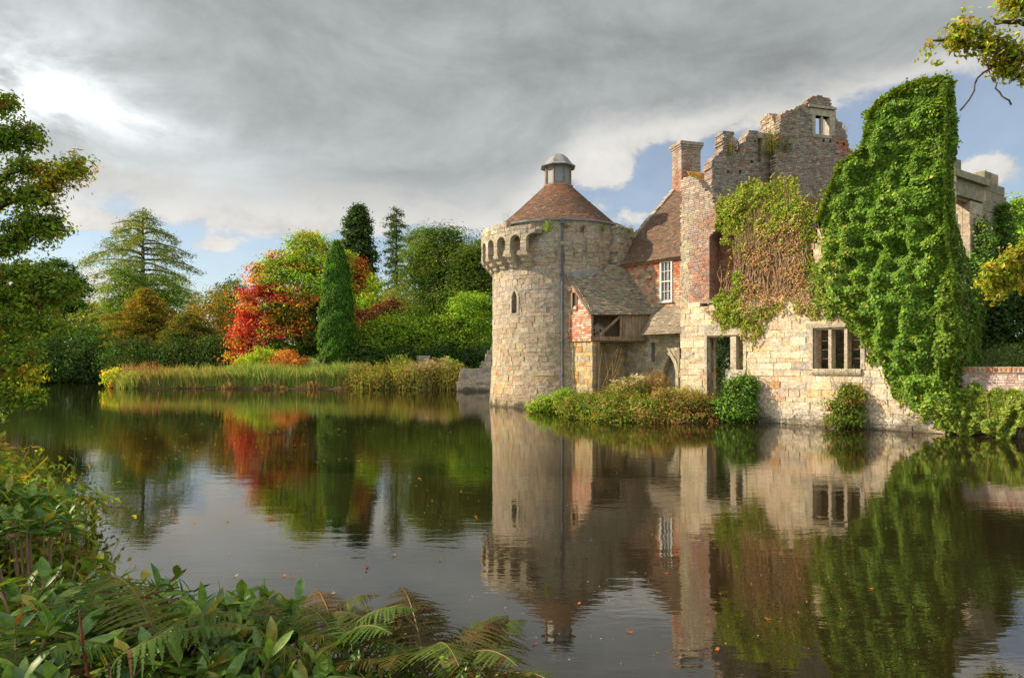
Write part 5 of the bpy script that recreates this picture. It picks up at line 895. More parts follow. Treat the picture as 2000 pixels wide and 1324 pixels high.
def climber(O, poly, n, rng, lump, wmax, wmin, seed):
    x0, y0 = poly.min(0); x1, y1 = poly.max(0); s = rng.uniform(x0, x1, n*3); z = rng.uniform(y0, y1, n*3); ins, d = inpoly(poly, s, z); we = wob(seed+7, 9, 4.5)(np.stack((s, z, 0*s), 1)); sd2 = np.where(ins, d, -d); keep = sd2 > (.22 if wmax < .5 else .13)*we-.02-.14*rng.random(len(s))**3; d = np.maximum(sd2, 0); s, z, d = s[keep][:n], z[keep][:n], d[keep][:n]
    w1 = wob(seed, 8, 1.0); w2 = wob(seed+1, 9, 2.8); w3 = wob(seed+2, 14, 7.5); h = .5+.30*w1(np.stack((s, z, 0*s), 1))+.20*w2(np.stack((s, z, 0*s), 1)); e = np.clip(d/lump, 0, 1)**.5; h = h+.21*w3(np.stack((s, z, 0*s), 1))
    W = wmin+(wmax-wmin)*np.clip(h, .02, 1.2)*e; eps = .06
    hx = (w1(np.stack((s+eps, z, 0*s), 1))-w1(np.stack((s-eps, z, 0*s), 1)))*.28/(2*eps)+(w2(np.stack((s+eps, z, 0*s), 1))-w2(np.stack((s-eps, z, 0*s), 1)))*.2/(2*eps)+(w3(np.stack((s+.03, z, 0*s), 1))-w3(np.stack((s-.03, z, 0*s), 1)))*.15/.06; hz = (w1(np.stack((s, z+eps, 0*s), 1))-w1(np.stack((s, z-eps, 0*s), 1)))*.28/(2*eps)+(w2(np.stack((s, z+eps, 0*s), 1))-w2(np.stack((s, z-eps, 0*s), 1)))*.2/(2*eps)+(w3(np.stack((s, z+.03, 0*s), 1))-w3(np.stack((s, z-.03, 0*s), 1)))*.15/.06
    return s, z, d, W, hx*(wmax-wmin)*.7, hz*(wmax-wmin)*.7
f2a = lambda pts: np.array([f2(*q) for q in pts])
IVY = f2a([(1606, 470), (1602, 430), (1622, 378), (1640, 330), (1662, 310), (1688, 297), (1694, 262), (1700, 228), (1716, 205), (1732, 196), (1752, 180), (1776, 170), (1800, 164), (1826, 158), (1848, 158), (1852, 300), (1856, 480), (1852, 640), (1850, 700), (1862, 740), (1880, 775), (1890, 800), (1870, 840), (1845, 838), (1820, 818), (1778, 796), (1748, 772), (1728, 735), (1708, 690), (1692, 648), (1664, 626), (1625, 612), (1598, 590), (1592, 545), (1600, 500)])
ivy = Thing('climbing_ivy', 'huge bright green ivy covering the tall wall stub from top to water', 'ivy', tuple(C0+U2*8.6))
rng = RNG(230); mbI = MB()
s, z, d, W, hx, hz = climber(C0, IVY, 60000, rng, .6, .85, .04, 231); lay = rng.random(len(s))**.35; Wd = W*(.35+.65*lay)+rng.normal(0, .025, len(s)); wid = np.clip(1-(z-2.2)/2.5, 0, 1); Wd = Wd+np.clip(1.6-np.abs(z-3.6), 0, 1.6)*.28*np.clip(d/.8, 0, 1)
pos = C0+s[:, None]*U2+Wd[:, None]*N2+z[:, None]*np.array((0, 0, 1.)); nr = N2-hx[:, None]*U2-hz[:, None]*np.array((0, 0, 1.))*.8+np.array((0, 0, .45))+rng.normal(0, .42, pos.shape)
ce = np.clip(1-d/.5, 0, 1)*(rng.random(len(s)) < .5); c = pick((((.075, .16, .014), 4), ((.11, .21, .018), 2.6), ((.05, .105, .012), 2), ((.18, .24, .03), .7)), len(s), rng); lowleft = np.clip((7.2-s)/1.4, 0, 1)*np.clip((7.5-z)/3, 0, 1)+np.clip((1.6-z)/.8, 0, 1)*.7; yel = rng.random(len(s)) < lowleft*.5+ce*.25
c = np.where(yel[:, None], pick((((.2, .25, .04), 3), ((.27, .2, .05), 1), ((.15, .22, .03), 2)), len(s), rng), c); V, f, c = leaf_quads(pos, rng.choice((.06, .08, .10, .14), len(s))*rng.uniform(.85, 1.15, len(s)), nr, jitter(c, rng, .2, .08), rng, .85); mbI.add(V, f, c)
# the shaded return and the top of the stub
n = 15000; dd = rng.uniform(-.5, 2.6, n); zz2 = rng.uniform(.3, 10.2, n); kk = (dd < 2.3-np.clip(zz2-4.0, 0, 2.4)*.72+.15*np.sin(zz2*2.3)); dd, zz2 = dd[kk], zz2[kk]; Wd = .04+(.14+.24*np.clip((5.5-zz2)/2, 0, 1))*np.clip(.5+.4*wob(235, 8, 1.6)(np.stack((dd, zz2, 0*dd), 1)), 0, 1.2)*rng.random(len(dd))**.5+np.clip(3.6-np.abs(zz2-3), 0, 3)*.09
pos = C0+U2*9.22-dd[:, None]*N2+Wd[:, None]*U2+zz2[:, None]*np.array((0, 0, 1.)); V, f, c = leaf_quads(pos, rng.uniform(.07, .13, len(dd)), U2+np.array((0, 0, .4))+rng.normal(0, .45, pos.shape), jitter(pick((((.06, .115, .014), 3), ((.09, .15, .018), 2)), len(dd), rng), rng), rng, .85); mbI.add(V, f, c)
tp2 = IVY[(IVY[:, 1] > 6.4)]; tp2 = tp2[np.argsort(tp2[:, 0])]; n = 9000; s = rng.uniform(tp2[0, 0], 9.2, n); z = np.interp(s, tp2[:, 0], tp2[:, 1])+rng.normal(-.05, .07, n); w = rng.uniform(-.8, .3, n); pos = C0+s[:, None]*U2+w[:, None]*N2+z[:, None]*np.array((0, 0, 1.)); V, f, c = leaf_quads(pos, rng.uniform(.07, .125, n), np.array((0, 0, 1.))-U2*.4+rng.normal(0, .5, pos.shape), jitter(pick((((.11, .18, .02), 3), ((.16, .22, .025), 2)), n, rng), rng), rng, .85); mbI.add(V, f, c)
n = 9000; an = rng.uniform(-.1, 1.67, n); zz2 = rng.uniform(.2, 10.35, n); rr = .12+(.18+.34*np.clip((5.5-zz2)/2, 0, 1))*np.clip(.5+.4*wob(237, 9, 2.2)(np.stack((an, zz2, 0*an), 1))+.2*wob(238, 12, 7)(np.stack((an, zz2, 0*an), 1)), .05, 1.1)*rng.random(n)**.4+np.clip(1.6-np.abs(zz2-3.2), 0, 1.6)*.2
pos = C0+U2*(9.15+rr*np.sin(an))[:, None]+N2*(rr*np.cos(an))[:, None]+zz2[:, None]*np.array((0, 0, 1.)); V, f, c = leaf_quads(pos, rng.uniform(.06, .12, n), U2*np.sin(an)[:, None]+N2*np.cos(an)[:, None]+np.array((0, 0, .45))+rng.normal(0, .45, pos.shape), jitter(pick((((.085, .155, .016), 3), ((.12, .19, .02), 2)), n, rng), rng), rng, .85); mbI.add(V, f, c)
shoots(mbI, IVY, 150, rng, (((.12, .2, .02), 3), ((.2, .24, .03), 1)))
mbI.to(ivy, 'leaves', M_IVY)
mb = MB(); rng = RNG(236)
for i in range(26):
    s0 = rng.uniform(5.6, 9); z0 = rng.uniform(.6, 3.0) if s0 > 7.4 else rng.uniform(4.0, 4.6); pts = [C0+U2*s0+N2*.03+np.array((0, 0, z0))]
    for k in range(6): pts.append(pts[-1]+U2*rng.normal(.02, .12)+np.array((0, 0, rng.uniform(.4, .7))))
    mb.tube(pts, np.linspace(.03, .008, 7), 5)
mb.to(ivy, 'stems', M_LIGHTBARK)
VINE = f2a([(1402, 412), (1422, 388), (1444, 372), (1470, 360), (1490, 352), (1520, 350), (1545, 356), (1560, 376), (1578, 396), (1590, 420), (1597, 450), (1590, 490), (1600, 540), (1604, 590), (1590, 612), (1560, 606), (1540, 598), (1512, 606), (1492, 612), (1484, 640), (1474, 662), (1462, 650), (1448, 640), (1418, 640), (1402, 625), (1392, 592), (1412, 570), (1428, 555), (1436, 520), (1432, 480), (1420, 450), (1408, 430)])
vine = Thing('withered_creeper', 'half withered creeper of brown twigs and lime leaves on the brick wall', 'creeper', tuple(C0+U2*3.5)); rng = RNG(240)
s, z, d, W, hx, hz = climber(C0, VINE, 21000, rng, .5, .42, .03, 241); W = W*rng.random(len(s))**.5; core = np.clip((d-.18)/.5, 0, 1)*np.clip((7.7-z)/1.6, 0, 1)*np.clip((s-2.1)/.7, 0, 1); core = np.clip(core+.2*np.clip((s-2.6)/.5, 0, 1)+.45*wob(243, 7, 2.2)(np.stack((s, z, 0*s), 1))*.6, 0, 1)
core = np.clip(core+.3*np.clip((6.2-z)/1.2, 0, 1)*np.clip((s-2.6)/.6, 0, 1), 0, 1); dead = rng.random(len(s)) < core*.93; thin = ~dead | (rng.random(len(s)) < .5); s, z, W, d, dead, hx, hz = [q[thin] for q in (s, z, W, d, dead, hx, hz)]
pos = C0+s[:, None]*U2+W[:, None]*N2+z[:, None]*np.array((0, 0, 1.)); c = np.where(dead[:, None], pick((((.34, .21, .13), 3), ((.26, .15, .08), 2), ((.40, .16, .05), .7), ((.42, .29, .2), 1)), len(s), rng), pick((((.17, .235, .02), 3), ((.22, .27, .03), 3), ((.12, .19, .02), 1.6), ((.33, .25, .04), .7)), len(s), rng))
V, f, c = leaf_quads(pos, np.where(dead, rng.uniform(.04, .08, len(s)), rng.uniform(.06, .11, len(s))), N2+np.array((0, 0, .35))-hx[:, None]*U2-hz[:, None]*np.array((0, 0, 1.))+rng.normal(0, .55, pos.shape), jitter(c, rng, .2, .07), rng, .8); mbV = MB(); mbV.add(V, f, c); shoots(mbV, VINE, 130, rng, (((.2, .25, .03), 2), ((.3, .2, .08), 1)), .2); mbV.to(vine, 'leaves', M_IVY)
mb = MB()
for i in range(150):
    s0 = rng.uniform(1.7, 5.2); z0 = rng.uniform(3.6, 5.2) if s0 < 3.2 else rng.uniform(4.4, 6.0); p = np.array((s0, z0)); pts = []
    for k in range(9):
        if not inpoly(VINE, p[:1], p[1:])[0][0] and k > 2: break
        pts.append(C0+U2*p[0]+N2*(.03+.08*rng.random())+np.array((0, 0, p[1]))); p = p+np.array((rng.normal(0, .09)+.02*(4.-s0), rng.uniform(.2, .42)))
    if len(pts) > 2: mb.tube(pts, np.linspace(.02, .005, len(pts)), 4, (1, 1, 1))
mb.to(vine, 'stems', M_LIGHTBARK)
# ivy over the low wall to the right
rng = RNG(245); lwi = Thing('wall_ivy', 'bushy yellow green ivy draped along the low wall at right', 'ivy', tuple(C0+U2*11.5)); n = 30000; s = rng.uniform(8.6, 15, n); w1 = wob(246, 8, 1.4); tz = 1.42+.22*np.sin(s*1.1+.4)+.16*np.sin(s*2.7); bz = .22+.16*np.sin(s*2.3)+.12*np.sin(s*5.1); z = bz+(tz-bz)*rng.random(n); h = np.clip(.5+.35*w1(np.stack((s, z, 0*s), 1))+.3*wob(247, 12, 6)(np.stack((s, z, 0*s), 1)), .05, 1.25)*np.sin(np.clip((z-bz)/(tz-bz), .05, .95)*pi)**.5; tz = tz; z = z+.12*wob(248, 10, 8)(np.stack((s, z, 0*s), 1)); W = -.02+.85*h*rng.random(n)**.3
pos = C0+s[:, None]*U2+W[:, None]*N2+z[:, None]*np.array((0, 0, 1.)); V, f, c = leaf_quads(pos, rng.uniform(.05, .10, n), N2+np.array((0, 0, .6))+rng.normal(0, .5, pos.shape), jitter(pick((((.13, .2, .025), 3), ((.18, .24, .035), 2.4), ((.09, .15, .02), 2), ((.28, .2, .05), .5)), n, rng), rng), rng, .85); lwi.part('leaves', V, f, M_IVY, c)
mb = MB()
for i in range(16):
    s0 = 9+i*.4; mb.tube([C0+U2*s0+N2*.02+np.array((0, 0, .1)), C0+U2*(s0+.1)+N2*.1+np.array((0, 0, .6)), C0+U2*(s0+.05)+N2*.06+np.array((0, 0, 1.2))], (.02, .015, .006), 4)
mb.to(lwi, 'stems', M_LIGHTBARK)
# dark growth beyond the low wall
tree('yew_hedge', 'dark yew mass in shade between the big ivy and the oak bough', 'hedge', 23.5, [(1915, 620, 40, 70), (1960, 640, 60, 80), (1905, 680, 40, 50), (2020, 620, 60, 100), (1985, 580, 40, 50)], 1500, 20, .5, .13, cf((G['dk'], 3), (G['dg'], 2)), 250, r0=.15)
tree('lavender_shrub', 'grey green feathery shrub behind the low wall coping', 'shrub', 21.0, [(1950, 705, 46, 24), (1990, 700, 50, 26), (1915, 712, 24, 12)], 330, 20, .3, .10, cf((G['gy'], 2), ((.07, .10, .045), 2)), 251, r0=.03, asp=.2, stem='stems', crown='leaves')
for i, (lob, lb) in enumerate((([(1898, 535, 12, 34), (1890, 590, 18, 40)], 'ivy climbing the left jamb of the stone bay'), ([(1916, 480, 8, 50), (1916, 570, 12, 60)], 'dark ivy column hanging down the middle of the stone bay'), ([(1960, 440, 7, 40), (1963, 510, 10, 50)], 'ivy on the right side of the stepped stone pier'))):
    tree('bay_ivy', lb, 'ivy', 27.0+i*.9, lob, 320, 18, .35, .12, cf((G['mg'], 2), (G['dg'], 2), ((.1, .17, .03), 1.4)), 252+i, r0=.03, group='ivy on the stone bay', mat_=M_IVY, stem='stems', crown='leaves')
tree('garden_tree', 'sunlit green tree beyond the stone bay at the right edge', 'tree', 45, [(1995, 420, 26, 30), (2010, 460, 40, 40), (1985, 450, 18, 24), (2020, 530, 60, 60)], 420, 24, .8, .26, cf((G['bg'], 3), (G['g'], 2)), 256, r0=.25)
# small plants in the masonry
for i, (px, py, Y, w, h, lb, pl_, nl_) in enumerate(((990, 437, 33, .7, .8, 'dry wispy weed on the left parapet of the tower', (((.2, .17, .09), 1),), 60), (1071, 440, 32.4, .45, .55, 'yellow green weed at the gutter left of the drainpipe', ((G['yg'], 2), (G['bg'], 1)), 200), (1105, 434, 32.4, .3, .22, 'tiny rusty weed over the drainpipe head', ((G['am'], 1),), 50), (1138, 440, 32.5, .3, .3, 'small tan weed at the gutter right of the drainpipe', (((.3, .2, .08), 1), (G['ol'], 1)), 60), (1176, 443, 32.8, .35, .4, 'small green weed on the broken right parapet', ((G['yg'], 1), (G['ol'], 1)), 90), (1228, 447, 33.4, .8, .55, 'wispy weed tuft where the tower meets the roof', ((G['gy'], 1), ((.22, .2, .1), 1)), 100), (1508, 290, 29.9, 1.1, 1.2, 'olive shrublet on the ledge of the brick gable', ((G['ol'], 2), ((.16, .15, .05), 2)), 700), (1535, 286, 29.9, .8, .8, 'green tuft right of the ledge shrublet', ((G['ol'], 2), (G['mg'], 1)), 350), (1522, 236, 30.4, 1.0, .7, 'wispy grasses on the sloping left shoulder of the gable', (((.2, .18, .08), 1),), 150), (1638, 262, 31.4, .7, .8, 'tan grass tuft right of the empty gable window', (((.28, .2, .11), 1),), 250), (1352, 350, 27.0, .6, .55, 'yellow green weed on top of the brick front', ((G['yg'], 1), (G['ol'], 1)), 160), (1402, 412, 26.3, .6, .8, 'dark trailing weed on the stepped edge of the brick front', ((G['dg'], 1), (G['ol'], 1)), 260), (1665, 300, 31.8, .6, .5, 'dark weed on the right shoulder of the gable', ((G['dg'], 1), (G['ol'], 1)), 120), (1592, 400, 23.6, .5, .6, 'grass tuft between the creeper and the ivy', ((G['ol'], 1), (G['yg'], 1)), 120), (1922, 342, 28.9, .3, .5, 'small green weed on the stone bay', ((G['bg'], 1),), 80), (1425, 290, 29.6, .5, .7, 'dry weed in the notch of the brick gable', ((G['ol'], 1), ((.22, .18, .08), 1)), 140))):
    rng = RNG(260+i); b = P(px, py+8, Y); th = Thing('wall_weed', lb, 'weed', b, 'weeds rooted in the ruin masonry'); n = max(10, nl_//9); x = b[0]+rng.normal(0, w*.2, n); y = b[1]+rng.normal(0, w*.15, n); hh = h*rng.uniform(.5, 1.1, n); c0 = jitter(pick(pl_, n, rng)*.8, rng)
    V, f, c = blades(x, y, hh, np.full(n, .02), .25, c0, rng, None, np.full(n, b[2]-.1)); th.part('stems', V, f, M_LEAF, c); k = rng.integers(0, n, nl_); pos = np.stack((x[k]+rng.normal(0, w*.13, nl_), y[k]+rng.normal(0, w*.13, nl_), b[2]-.05+hh[k]*rng.random(nl_)*.9), 1); V, f, c = leaf_quads(pos, rng.uniform(.04, .09, nl_), rng.normal(0, 1, pos.shape)+np.array((0, 0, .6)), jitter(pick(pl_, nl_, rng), rng), rng, .5); th.part('leaves', V, f, M_LEAF, c)
# ------------------------------------------------------------------ near oaks
def oak(th, paths, Y, n_tuft, seed, palette, ls=.10, sc=1.0, trunk=None, per=13, yellow=()):
    rng = RNG(seed); mb = MB(); Cs = []; Os = []
    for pth in paths:
        pts = np.array(pth['w'], float) if 'w' in pth else np.array([P(q[0], q[1], Y+(q[2] if len(q) > 2 else 0)) for q in pth['p']]); t = np.linspace(0, 1, len(pts)); tt = np.linspace(0, 1, 14); cv = np.stack([np.interp(tt, t, pts[:, j]) for j in range(3)], 1); cv += np.cumsum(rng.normal(0, .035*sc, cv.shape), 0)*(tt[:, None] > .05)
        r0 = pth.get('r', .06); mb.tube(cv, np.linspace(r0, .012, 14), 6); L = np.linalg.norm(np.diff(cv, axis=0), axis=1).sum(); dn = pth.get('d', 1.); sp = pth.get('s', .55)*sc
        nb = int(L*6*dn)
        for i in range(nb):                        # side twigs bearing rosettes
            a = rng.uniform(pth.get('a', .1), 1); p0 = np.array([np.interp(a, tt, cv[:, j]) for j in range(3)]); dr = unit(rng.normal(0, 1, 3)*np.array((1, .9, .55))+np.array((0, 0, .18))+unit(cv[-1]-cv[0])*.5); ln = sp*rng.uniform(.4, 1.25)*(1.1-.5*a)
            p1 = p0+dr*ln*.55+rng.normal(0, .04, 3); p2 = p0+dr*ln+rng.normal(0, .06, 3); mb.tube([p0, p1, p2], (.012, .008, .003), 4)
            m = pth.get('m', 4); q = rng.uniform(.25, 1.05, m)[:, None]; Cs.append(p0+(p2-p0)*q+rng.normal(0, .07*sc, (m, 3))); Os.append(np.broadcast_to(dr, (m, 3)))
    pos = np.concatenate(Cs); out = np.concatenate(Os)
    if trunk is not None: mb.tube(*trunk, 9)
    mb.to(th, 'trunk', M_BARK, smooth=True)
    def colr(p, r):
        c = pick(palette, len(p), r)
        for (px, py, rx, ry) in yellow:
            qx = 1000+F*p[:, 0]/p[:, 1]; qy = HZ-F*(p[:, 2]-CZ)/p[:, 1]; k = ((qx-px)/rx)**2+((qy-py)/ry)**2 < 1; k &= r.random(len(p)) < .75; c = np.where(k[:, None], pick((((.27, .26, .03), 3), ((.20, .24, .03), 2), ((.36, .2, .04), .5)), len(p), r), c)
        return jitter(c, r, .14, .06)
    V, f, c = fluff(pos, out, per, .17*sc, ls, colr, rng, .8, .5, .5); th.part('crown', V, f, M_LEAF, c)
ok1 = Thing('oak_tree', 'large oak overhanging the pond from the left edge of the view', 'tree', (-14.4, 14.5, .5))
oak(ok1, [dict(p=[(-330, 330), (-160, 300), (-40, 292), (35, 262), (68, 243)], r=.12, a=.45, s=.38), dict(p=[(-200, 300), (-60, 290), (25, 285), (75, 303)], r=.07, a=.4, s=.35), dict(p=[(-200, 240), (-60, 230), (0, 205), (22, 190)], r=.07, a=.4, s=.4), dict(p=[(-330, 520), (-160, 470), (0, 412), (60, 375), (110, 345), (140, 338)], r=.15, a=.3, d=1.5, s=.5), dict(p=[(-100, 440), (0, 400), (50, 395), (110, 330)], r=.06, a=.3, d=1.5), dict(p=[(-100, 420), (-20, 370), (30, 350), (60, 340)], r=.06, a=.3, d=1.4), dict(p=[(-330, 600), (-120, 540), (0, 470), (50, 440), (95, 425)], r=.12, a=.3, d=1.7, s=.5), dict(p=[(-150, 560), (-20, 510), (40, 470), (90, 460)], r=.08, a=.3, d=1.6, s=.5), dict(p=[(-150, 580), (-20, 550), (40, 520), (85, 508)], r=.08, a=.3, d=1.7, s=.5), dict(p=[(-330, 640), (-120, 600), (20, 590), (100, 585), (160, 577)], r=.1, a=.3, d=1.9, s=.5), dict(p=[(-150, 600), (-40, 565), (60, 560), (130, 560)], r=.07, a=.3, d=1.6, s=.5), dict(p=[(-150, 640), (-40, 620), (30, 625), (80, 640)], r=.07, a=.3, d=1.7, s=.6), dict(p=[(-150, 620), (-60, 640), (-10, 660), (60, 680)], r=.07, a=.3, d=1.4, s=.6), dict(p=[(-150, 650), (-60, 690), (0, 712), (72, 738)], r=.06, a=.4, d=1.7, s=.45), dict(p=[(-150, 700), (-60, 745), (0, 765), (60, 770)], r=.05, a=.4, d=1.5, s=.45)]+[dict(w=w, r=.13, a=.3, d=.45, s=.9, m=6) for w in (((-14.3, 14.4, 5), (-12.5, 9, 6.5), (-10.5, 4, 6.8), (-9.5, .5, 6.2)), ((-14.3, 14.4, 4), (-11.8, 8, 4.8), (-9.2, 4.5, 5), (-7.6, 1.5, 4.6)), ((-14.3, 14.4, 5.5), (-13.5, 8, 7.5), (-12.2, 3, 8.2), (-11.5, -.5, 7.6)), ((-14.3, 14.4, 4), (-11, 7, 4.2), (-8.2, 3.0, 4.0), (-6.6, .6, 3.6)))],  # unseen limbs of the second list are added to shade the near bank
    14.5, 0, 300, (((.10, .17, .028), 3), ((.07, .13, .022), 2.4), ((.15, .205, .03), 2.4), (G['ob'], .5)), ls=.10, sc=1.0, trunk=([(-14.4, 14.5, .3), (-14.5, 14.5, 2.5), (-14.3, 14.6, 5), (-14.5, 14.5, 8), (-14.2, 14.4, 11)], (.62, .5, .46, .36, .18)), yellow=((120, 345, 60, 50), (60, 740, 40, 25)))  # yellow patches put the sunlight on two bough ends into the leaf colour
ok2 = Thing('oak_tree', 'golden green oak reaching in from the right edge with two boughs', 'tree', (10.6, 10.4, .5))
oak(ok2, [dict(p=[(2300, 20), (2100, 70), (2010, 125), (1970, 112), (1920, 100), (1870, 92), (1832, 98)], r=.11, a=.38, d=1.2, s=.34, m=4), dict(p=[(2100, 100), (2000, 118), (1950, 85), (1900, 78), (1850, 72)], r=.05, a=.4, d=1.3, s=.3, m=4), dict(p=[(2100, 120), (2010, 150), (1960, 140), (1920, 125)], r=.05, a=.4, d=1.2, s=.3, m=4), dict(p=[(2150, -20), (2040, 10), (2000, 8), (1975, 2)], r=.05, a=.5, d=1.5, s=.3), dict(p=[(2120, 40), (2010, 52), (1960, 42), (1932, 32)], r=.05, a=.9, d=.05, s=.1), dict(p=[(1965, 115), (1925, 145), (1892, 192)], r=.012, a=.95, d=.1, s=.1), dict(p=[(1925, 120), (1920, 150), (1945, 188)], r=.008, a=.95, d=.1, s=.1), dict(p=[(2260, 330, .8), (2140, 440, 1.4), (2050, 520, 1.9), (1990, 545, 1.9), (1945, 572, 1.9)], r=.07, a=.5, d=1.6, s=.5), dict(p=[(2120, 460, 1.6), (2040, 490, 1.9), (1990, 490, 1.9), (1955, 510, 1.9), (1920, 535, 1.9)], r=.05, a=.3, d=2.6, s=.42), dict(p=[(2100, 480, 1.6), (2030, 520, 1.9), (1980, 530, 1.9), (1925, 560, 1.9)], r=.04, a=.3, d=2.6, s=.4), dict(p=[(2120, 450, 1.6), (2050, 470, 1.9), (2000, 475, 1.9)], r=.04, a=.3, d=2.2, s=.4)], 9.6, 0, 310, (((.20, .22, .03), 3), ((.14, .18, .025), 3), ((.27, .22, .04), 1)), ls=.085, sc=.72, trunk=([(10.6, 10.4, .3), (10.5, 10.4, 3), (10.3, 10.2, 6), (9.6, 9.9, 8.2)], (.42, .36, .28, .14)), per=10)
# ------------------------------------------------------------------ near bank: laurels, ferns, weeds
def leafshape(n, base, dirv, nrm, L, Wd, cols, curl):
    """real lance leaves: 5 rows by 3 columns, folded along the rib and drooping"""
    t = np.array((0, .2, .45, .72, 1.)); wp = np.array((.07, .66, 1., .86, .06)); sd_ = unit(np.cross(dirv, nrm)); nn = np.cross(sd_, dirv)
    ctr = base[:, None]+dirv[:, None]*(t[None, :, None]*L[:, None, None])-nn[:, None]*((t**2)[None, :, None]*(curl*L)[:, None, None]); wv = sd_[:, None]*(wp[None, :, None]*Wd[:, None, None]*.5); lift = nn[:, None]*(wp[None, :, None]*Wd[:, None, None]*.14)
    V = np.stack((ctr-wv+lift, ctr, ctr+wv+lift), 2).reshape(-1, 3); q = []
    for r in range(4):
        for c in range(2): q.append((r*3+c, r*3+c+1, r*3+c+4, r*3+c+3))
    f = (np.arange(n)[:, None, None]*15+np.array(q)).reshape(-1, 4); return V, f, np.repeat(cols, 15, 0)
def laurel(label, px, py, Y, rad_, ns, seed, L0=.125, top=None):
    rng = RNG(seed); c = P(px, py, Y); zt = c[2] if top is None else top; gb = float(max(ground_z(c[0], c[1]), .05)); th = Thing('laurel_shrub', label, 'shrub', (c[0], c[1], gb), 'laurels on the near bank'); sm = MB(); Bs = []; Ds = []; Ls = []; Ns = []; Cc = []
    for i in range(ns):
        a = rng.uniform(0, 2*pi); r = rad_*math.sqrt(rng.random()); tip = np.array((c[0]+r*math.cos(a), c[1]+r*math.sin(a)*.8, zt-rng.uniform(0, .10)-.35*(r/rad_)**2*rad_)); ft = np.array((c[0]+r*.3*math.cos(a), c[1]+r*.3*math.sin(a), gb)); m = ft+(tip-ft)*.6+np.array((0, 0, .03)); sm.tube([ft, m, tip], (.007, .005, .003), 5)
        ax = unit(tip-m+np.array((0, 0, .1))); k = rng.integers(8, 13)
        young = rng.random() < .22
        for j in range(k):
            h = j/k; an = j*2.4+rng.normal(0, .2); e1 = unit(np.cross(ax, (1, .3, 0))); e2_ = np.cross(ax, e1); o = e1*math.cos(an)+e2_*math.sin(an); el_ = .2+.75*h+rng.normal(0, .28); dv = unit(o*math.cos(el_)+ax*math.sin(el_)); Bs.append(tip-ax*(.09*(1-h))); Ds.append(dv); Ns.append(unit(ax*math.cos(el_)-o*math.sin(el_)+rng.normal(0, .25, 3))); Ls.append(L0*rng.uniform(.5, 1.28)*(.75+.25*(1-h)))
            rr_ = rng.random(); Cc.append(np.array((.17, .085, .03) if rr_ < .035 else (.30, .27, .04) if rr_ < .08 else (.22, .33, .035) if young and h > .3 else ((.09, .185, .024), (.125, .235, .03), (.07, .15, .035), (.17, .27, .03))[rng.integers(0, 4)])*rng.uniform(.8, 1.2))
    n = len(Bs); Ls = np.array(Ls); V, f, cc_ = leafshape(n, np.array(Bs), np.array(Ds), np.array(Ns), Ls, Ls*rng.uniform(.31, .42, n), np.array(Cc), rng.uniform(-.08, .5, n)); th.part('leaves', V, f, M_LAUREL, cc_, smooth=True); sm.to(th, 'stems', M_LIGHTBARK); return th
def frond(base, az_, L, rise, rng, col):
    n = 27; t = np.linspace(0, 1, 24); d = np.array((math.cos(az_), math.sin(az_), 0)); sd_ = np.array((-d[1], d[0], 0)); el_ = rise*(1-1.25*t**1.5); st = L/23; cv = np.concatenate(([base], base+np.cumsum(np.stack([d*math.cos(e)+np.array((0, 0, math.sin(e))) for e in el_[:-1]])*st, 0))); Vs = []; Fs = []; Cs = []; V, f = tube(cv, np.linspace(.004, .001, 24), 4); Vs.append(V); Fs += f; Cs.append(np.broadcast_to((.22, .15, .05), V.shape)); k0 = len(V)
    sp = L*.62/n; k = len(V); st_ = np.linspace(0, 1, 15); alt = np.where(np.arange(15) % 2, 1., .42)
    for i in range(n):
        a = .38+.62*i/n; p = np.array([np.interp(a, t, cv[:, j]) for j in range(3)]); tg = unit(np.array([np.interp(min(1, a+.04), t, cv[:, j]) for j in range(3)])-p+1e-6); pl_ = L*.27*math.sin(pi*(.2+.8*(1-(i/n))**.9)*.62)*(1-(i/n)**3*.85)*rng.uniform(.85, 1.1)
        for sg in (-1, 1):
            dv = unit(sd_*sg+tg*.32+np.array((0, 0, -.12))+rng.normal(0, .10, 3)); c_ = p+dv*(pl_*st_)[:, None]-np.array((0, 0, 1.))*(.22*pl_*st_**2)[:, None]; h = (.60*sp*(1-st_)**.55*alt+.0004)[:, None]; wd = unit(tg-dv*(tg@dv))
            Vs.append(np.stack((c_-wd*h, c_+wd*h), 1).reshape(-1, 3)); q = np.arange(14)[:, None]*2+k; Fs.append(np.concatenate((q, q+1, q+3, q+2), 1)); k += 30; c1 = np.array(col)*math.exp(rng.normal(0, .16)); Cs.append(np.broadcast_to(c1 if rng.random() > .05 else np.array((.12, .05, .02)), (30, 3)))
    return np.concatenate(Vs), Fs, np.concatenate(Cs)
def fern(label, px, py, Y, L, nf, seed, palette, rise=1.2, z=None):
    rng = RNG(seed); c = P(px, py, Y); gb = float(max(ground_z(c[0], c[1]), .05)); L = min(L or .66, max(.3, (c[2]-gb)/.52)); b = np.array((c[0], c[1], gb)); th = Thing('bracken_fern', label, 'fern', b, 'bracken on the near bank')
    for i in range(nf):
        V, f, c_ = frond(b+rng.normal(0, .03, 3)*np.array((1, 1, 0)), i*2*pi/nf+rng.uniform(-.5, .5), L*rng.uniform(.65, 1.1), rise*rng.uniform(.8, 1.15), rng, pick(palette, 1, rng)[0]); th.part('frond', V, f, M_FERN, c_)
gp = (((.08, .14, .02), 3), ((.11, .16, .022), 2), ((.14, .15, .022), 1)); yp = (((.17, .16, .022), 2), ((.12, .14, .022), 2), ((.2, .12, .03), .8)); bp = (((.085, .06, .016), 1.4), ((.13, .11, .02), 1.5), ((.08, .115, .02), 3))
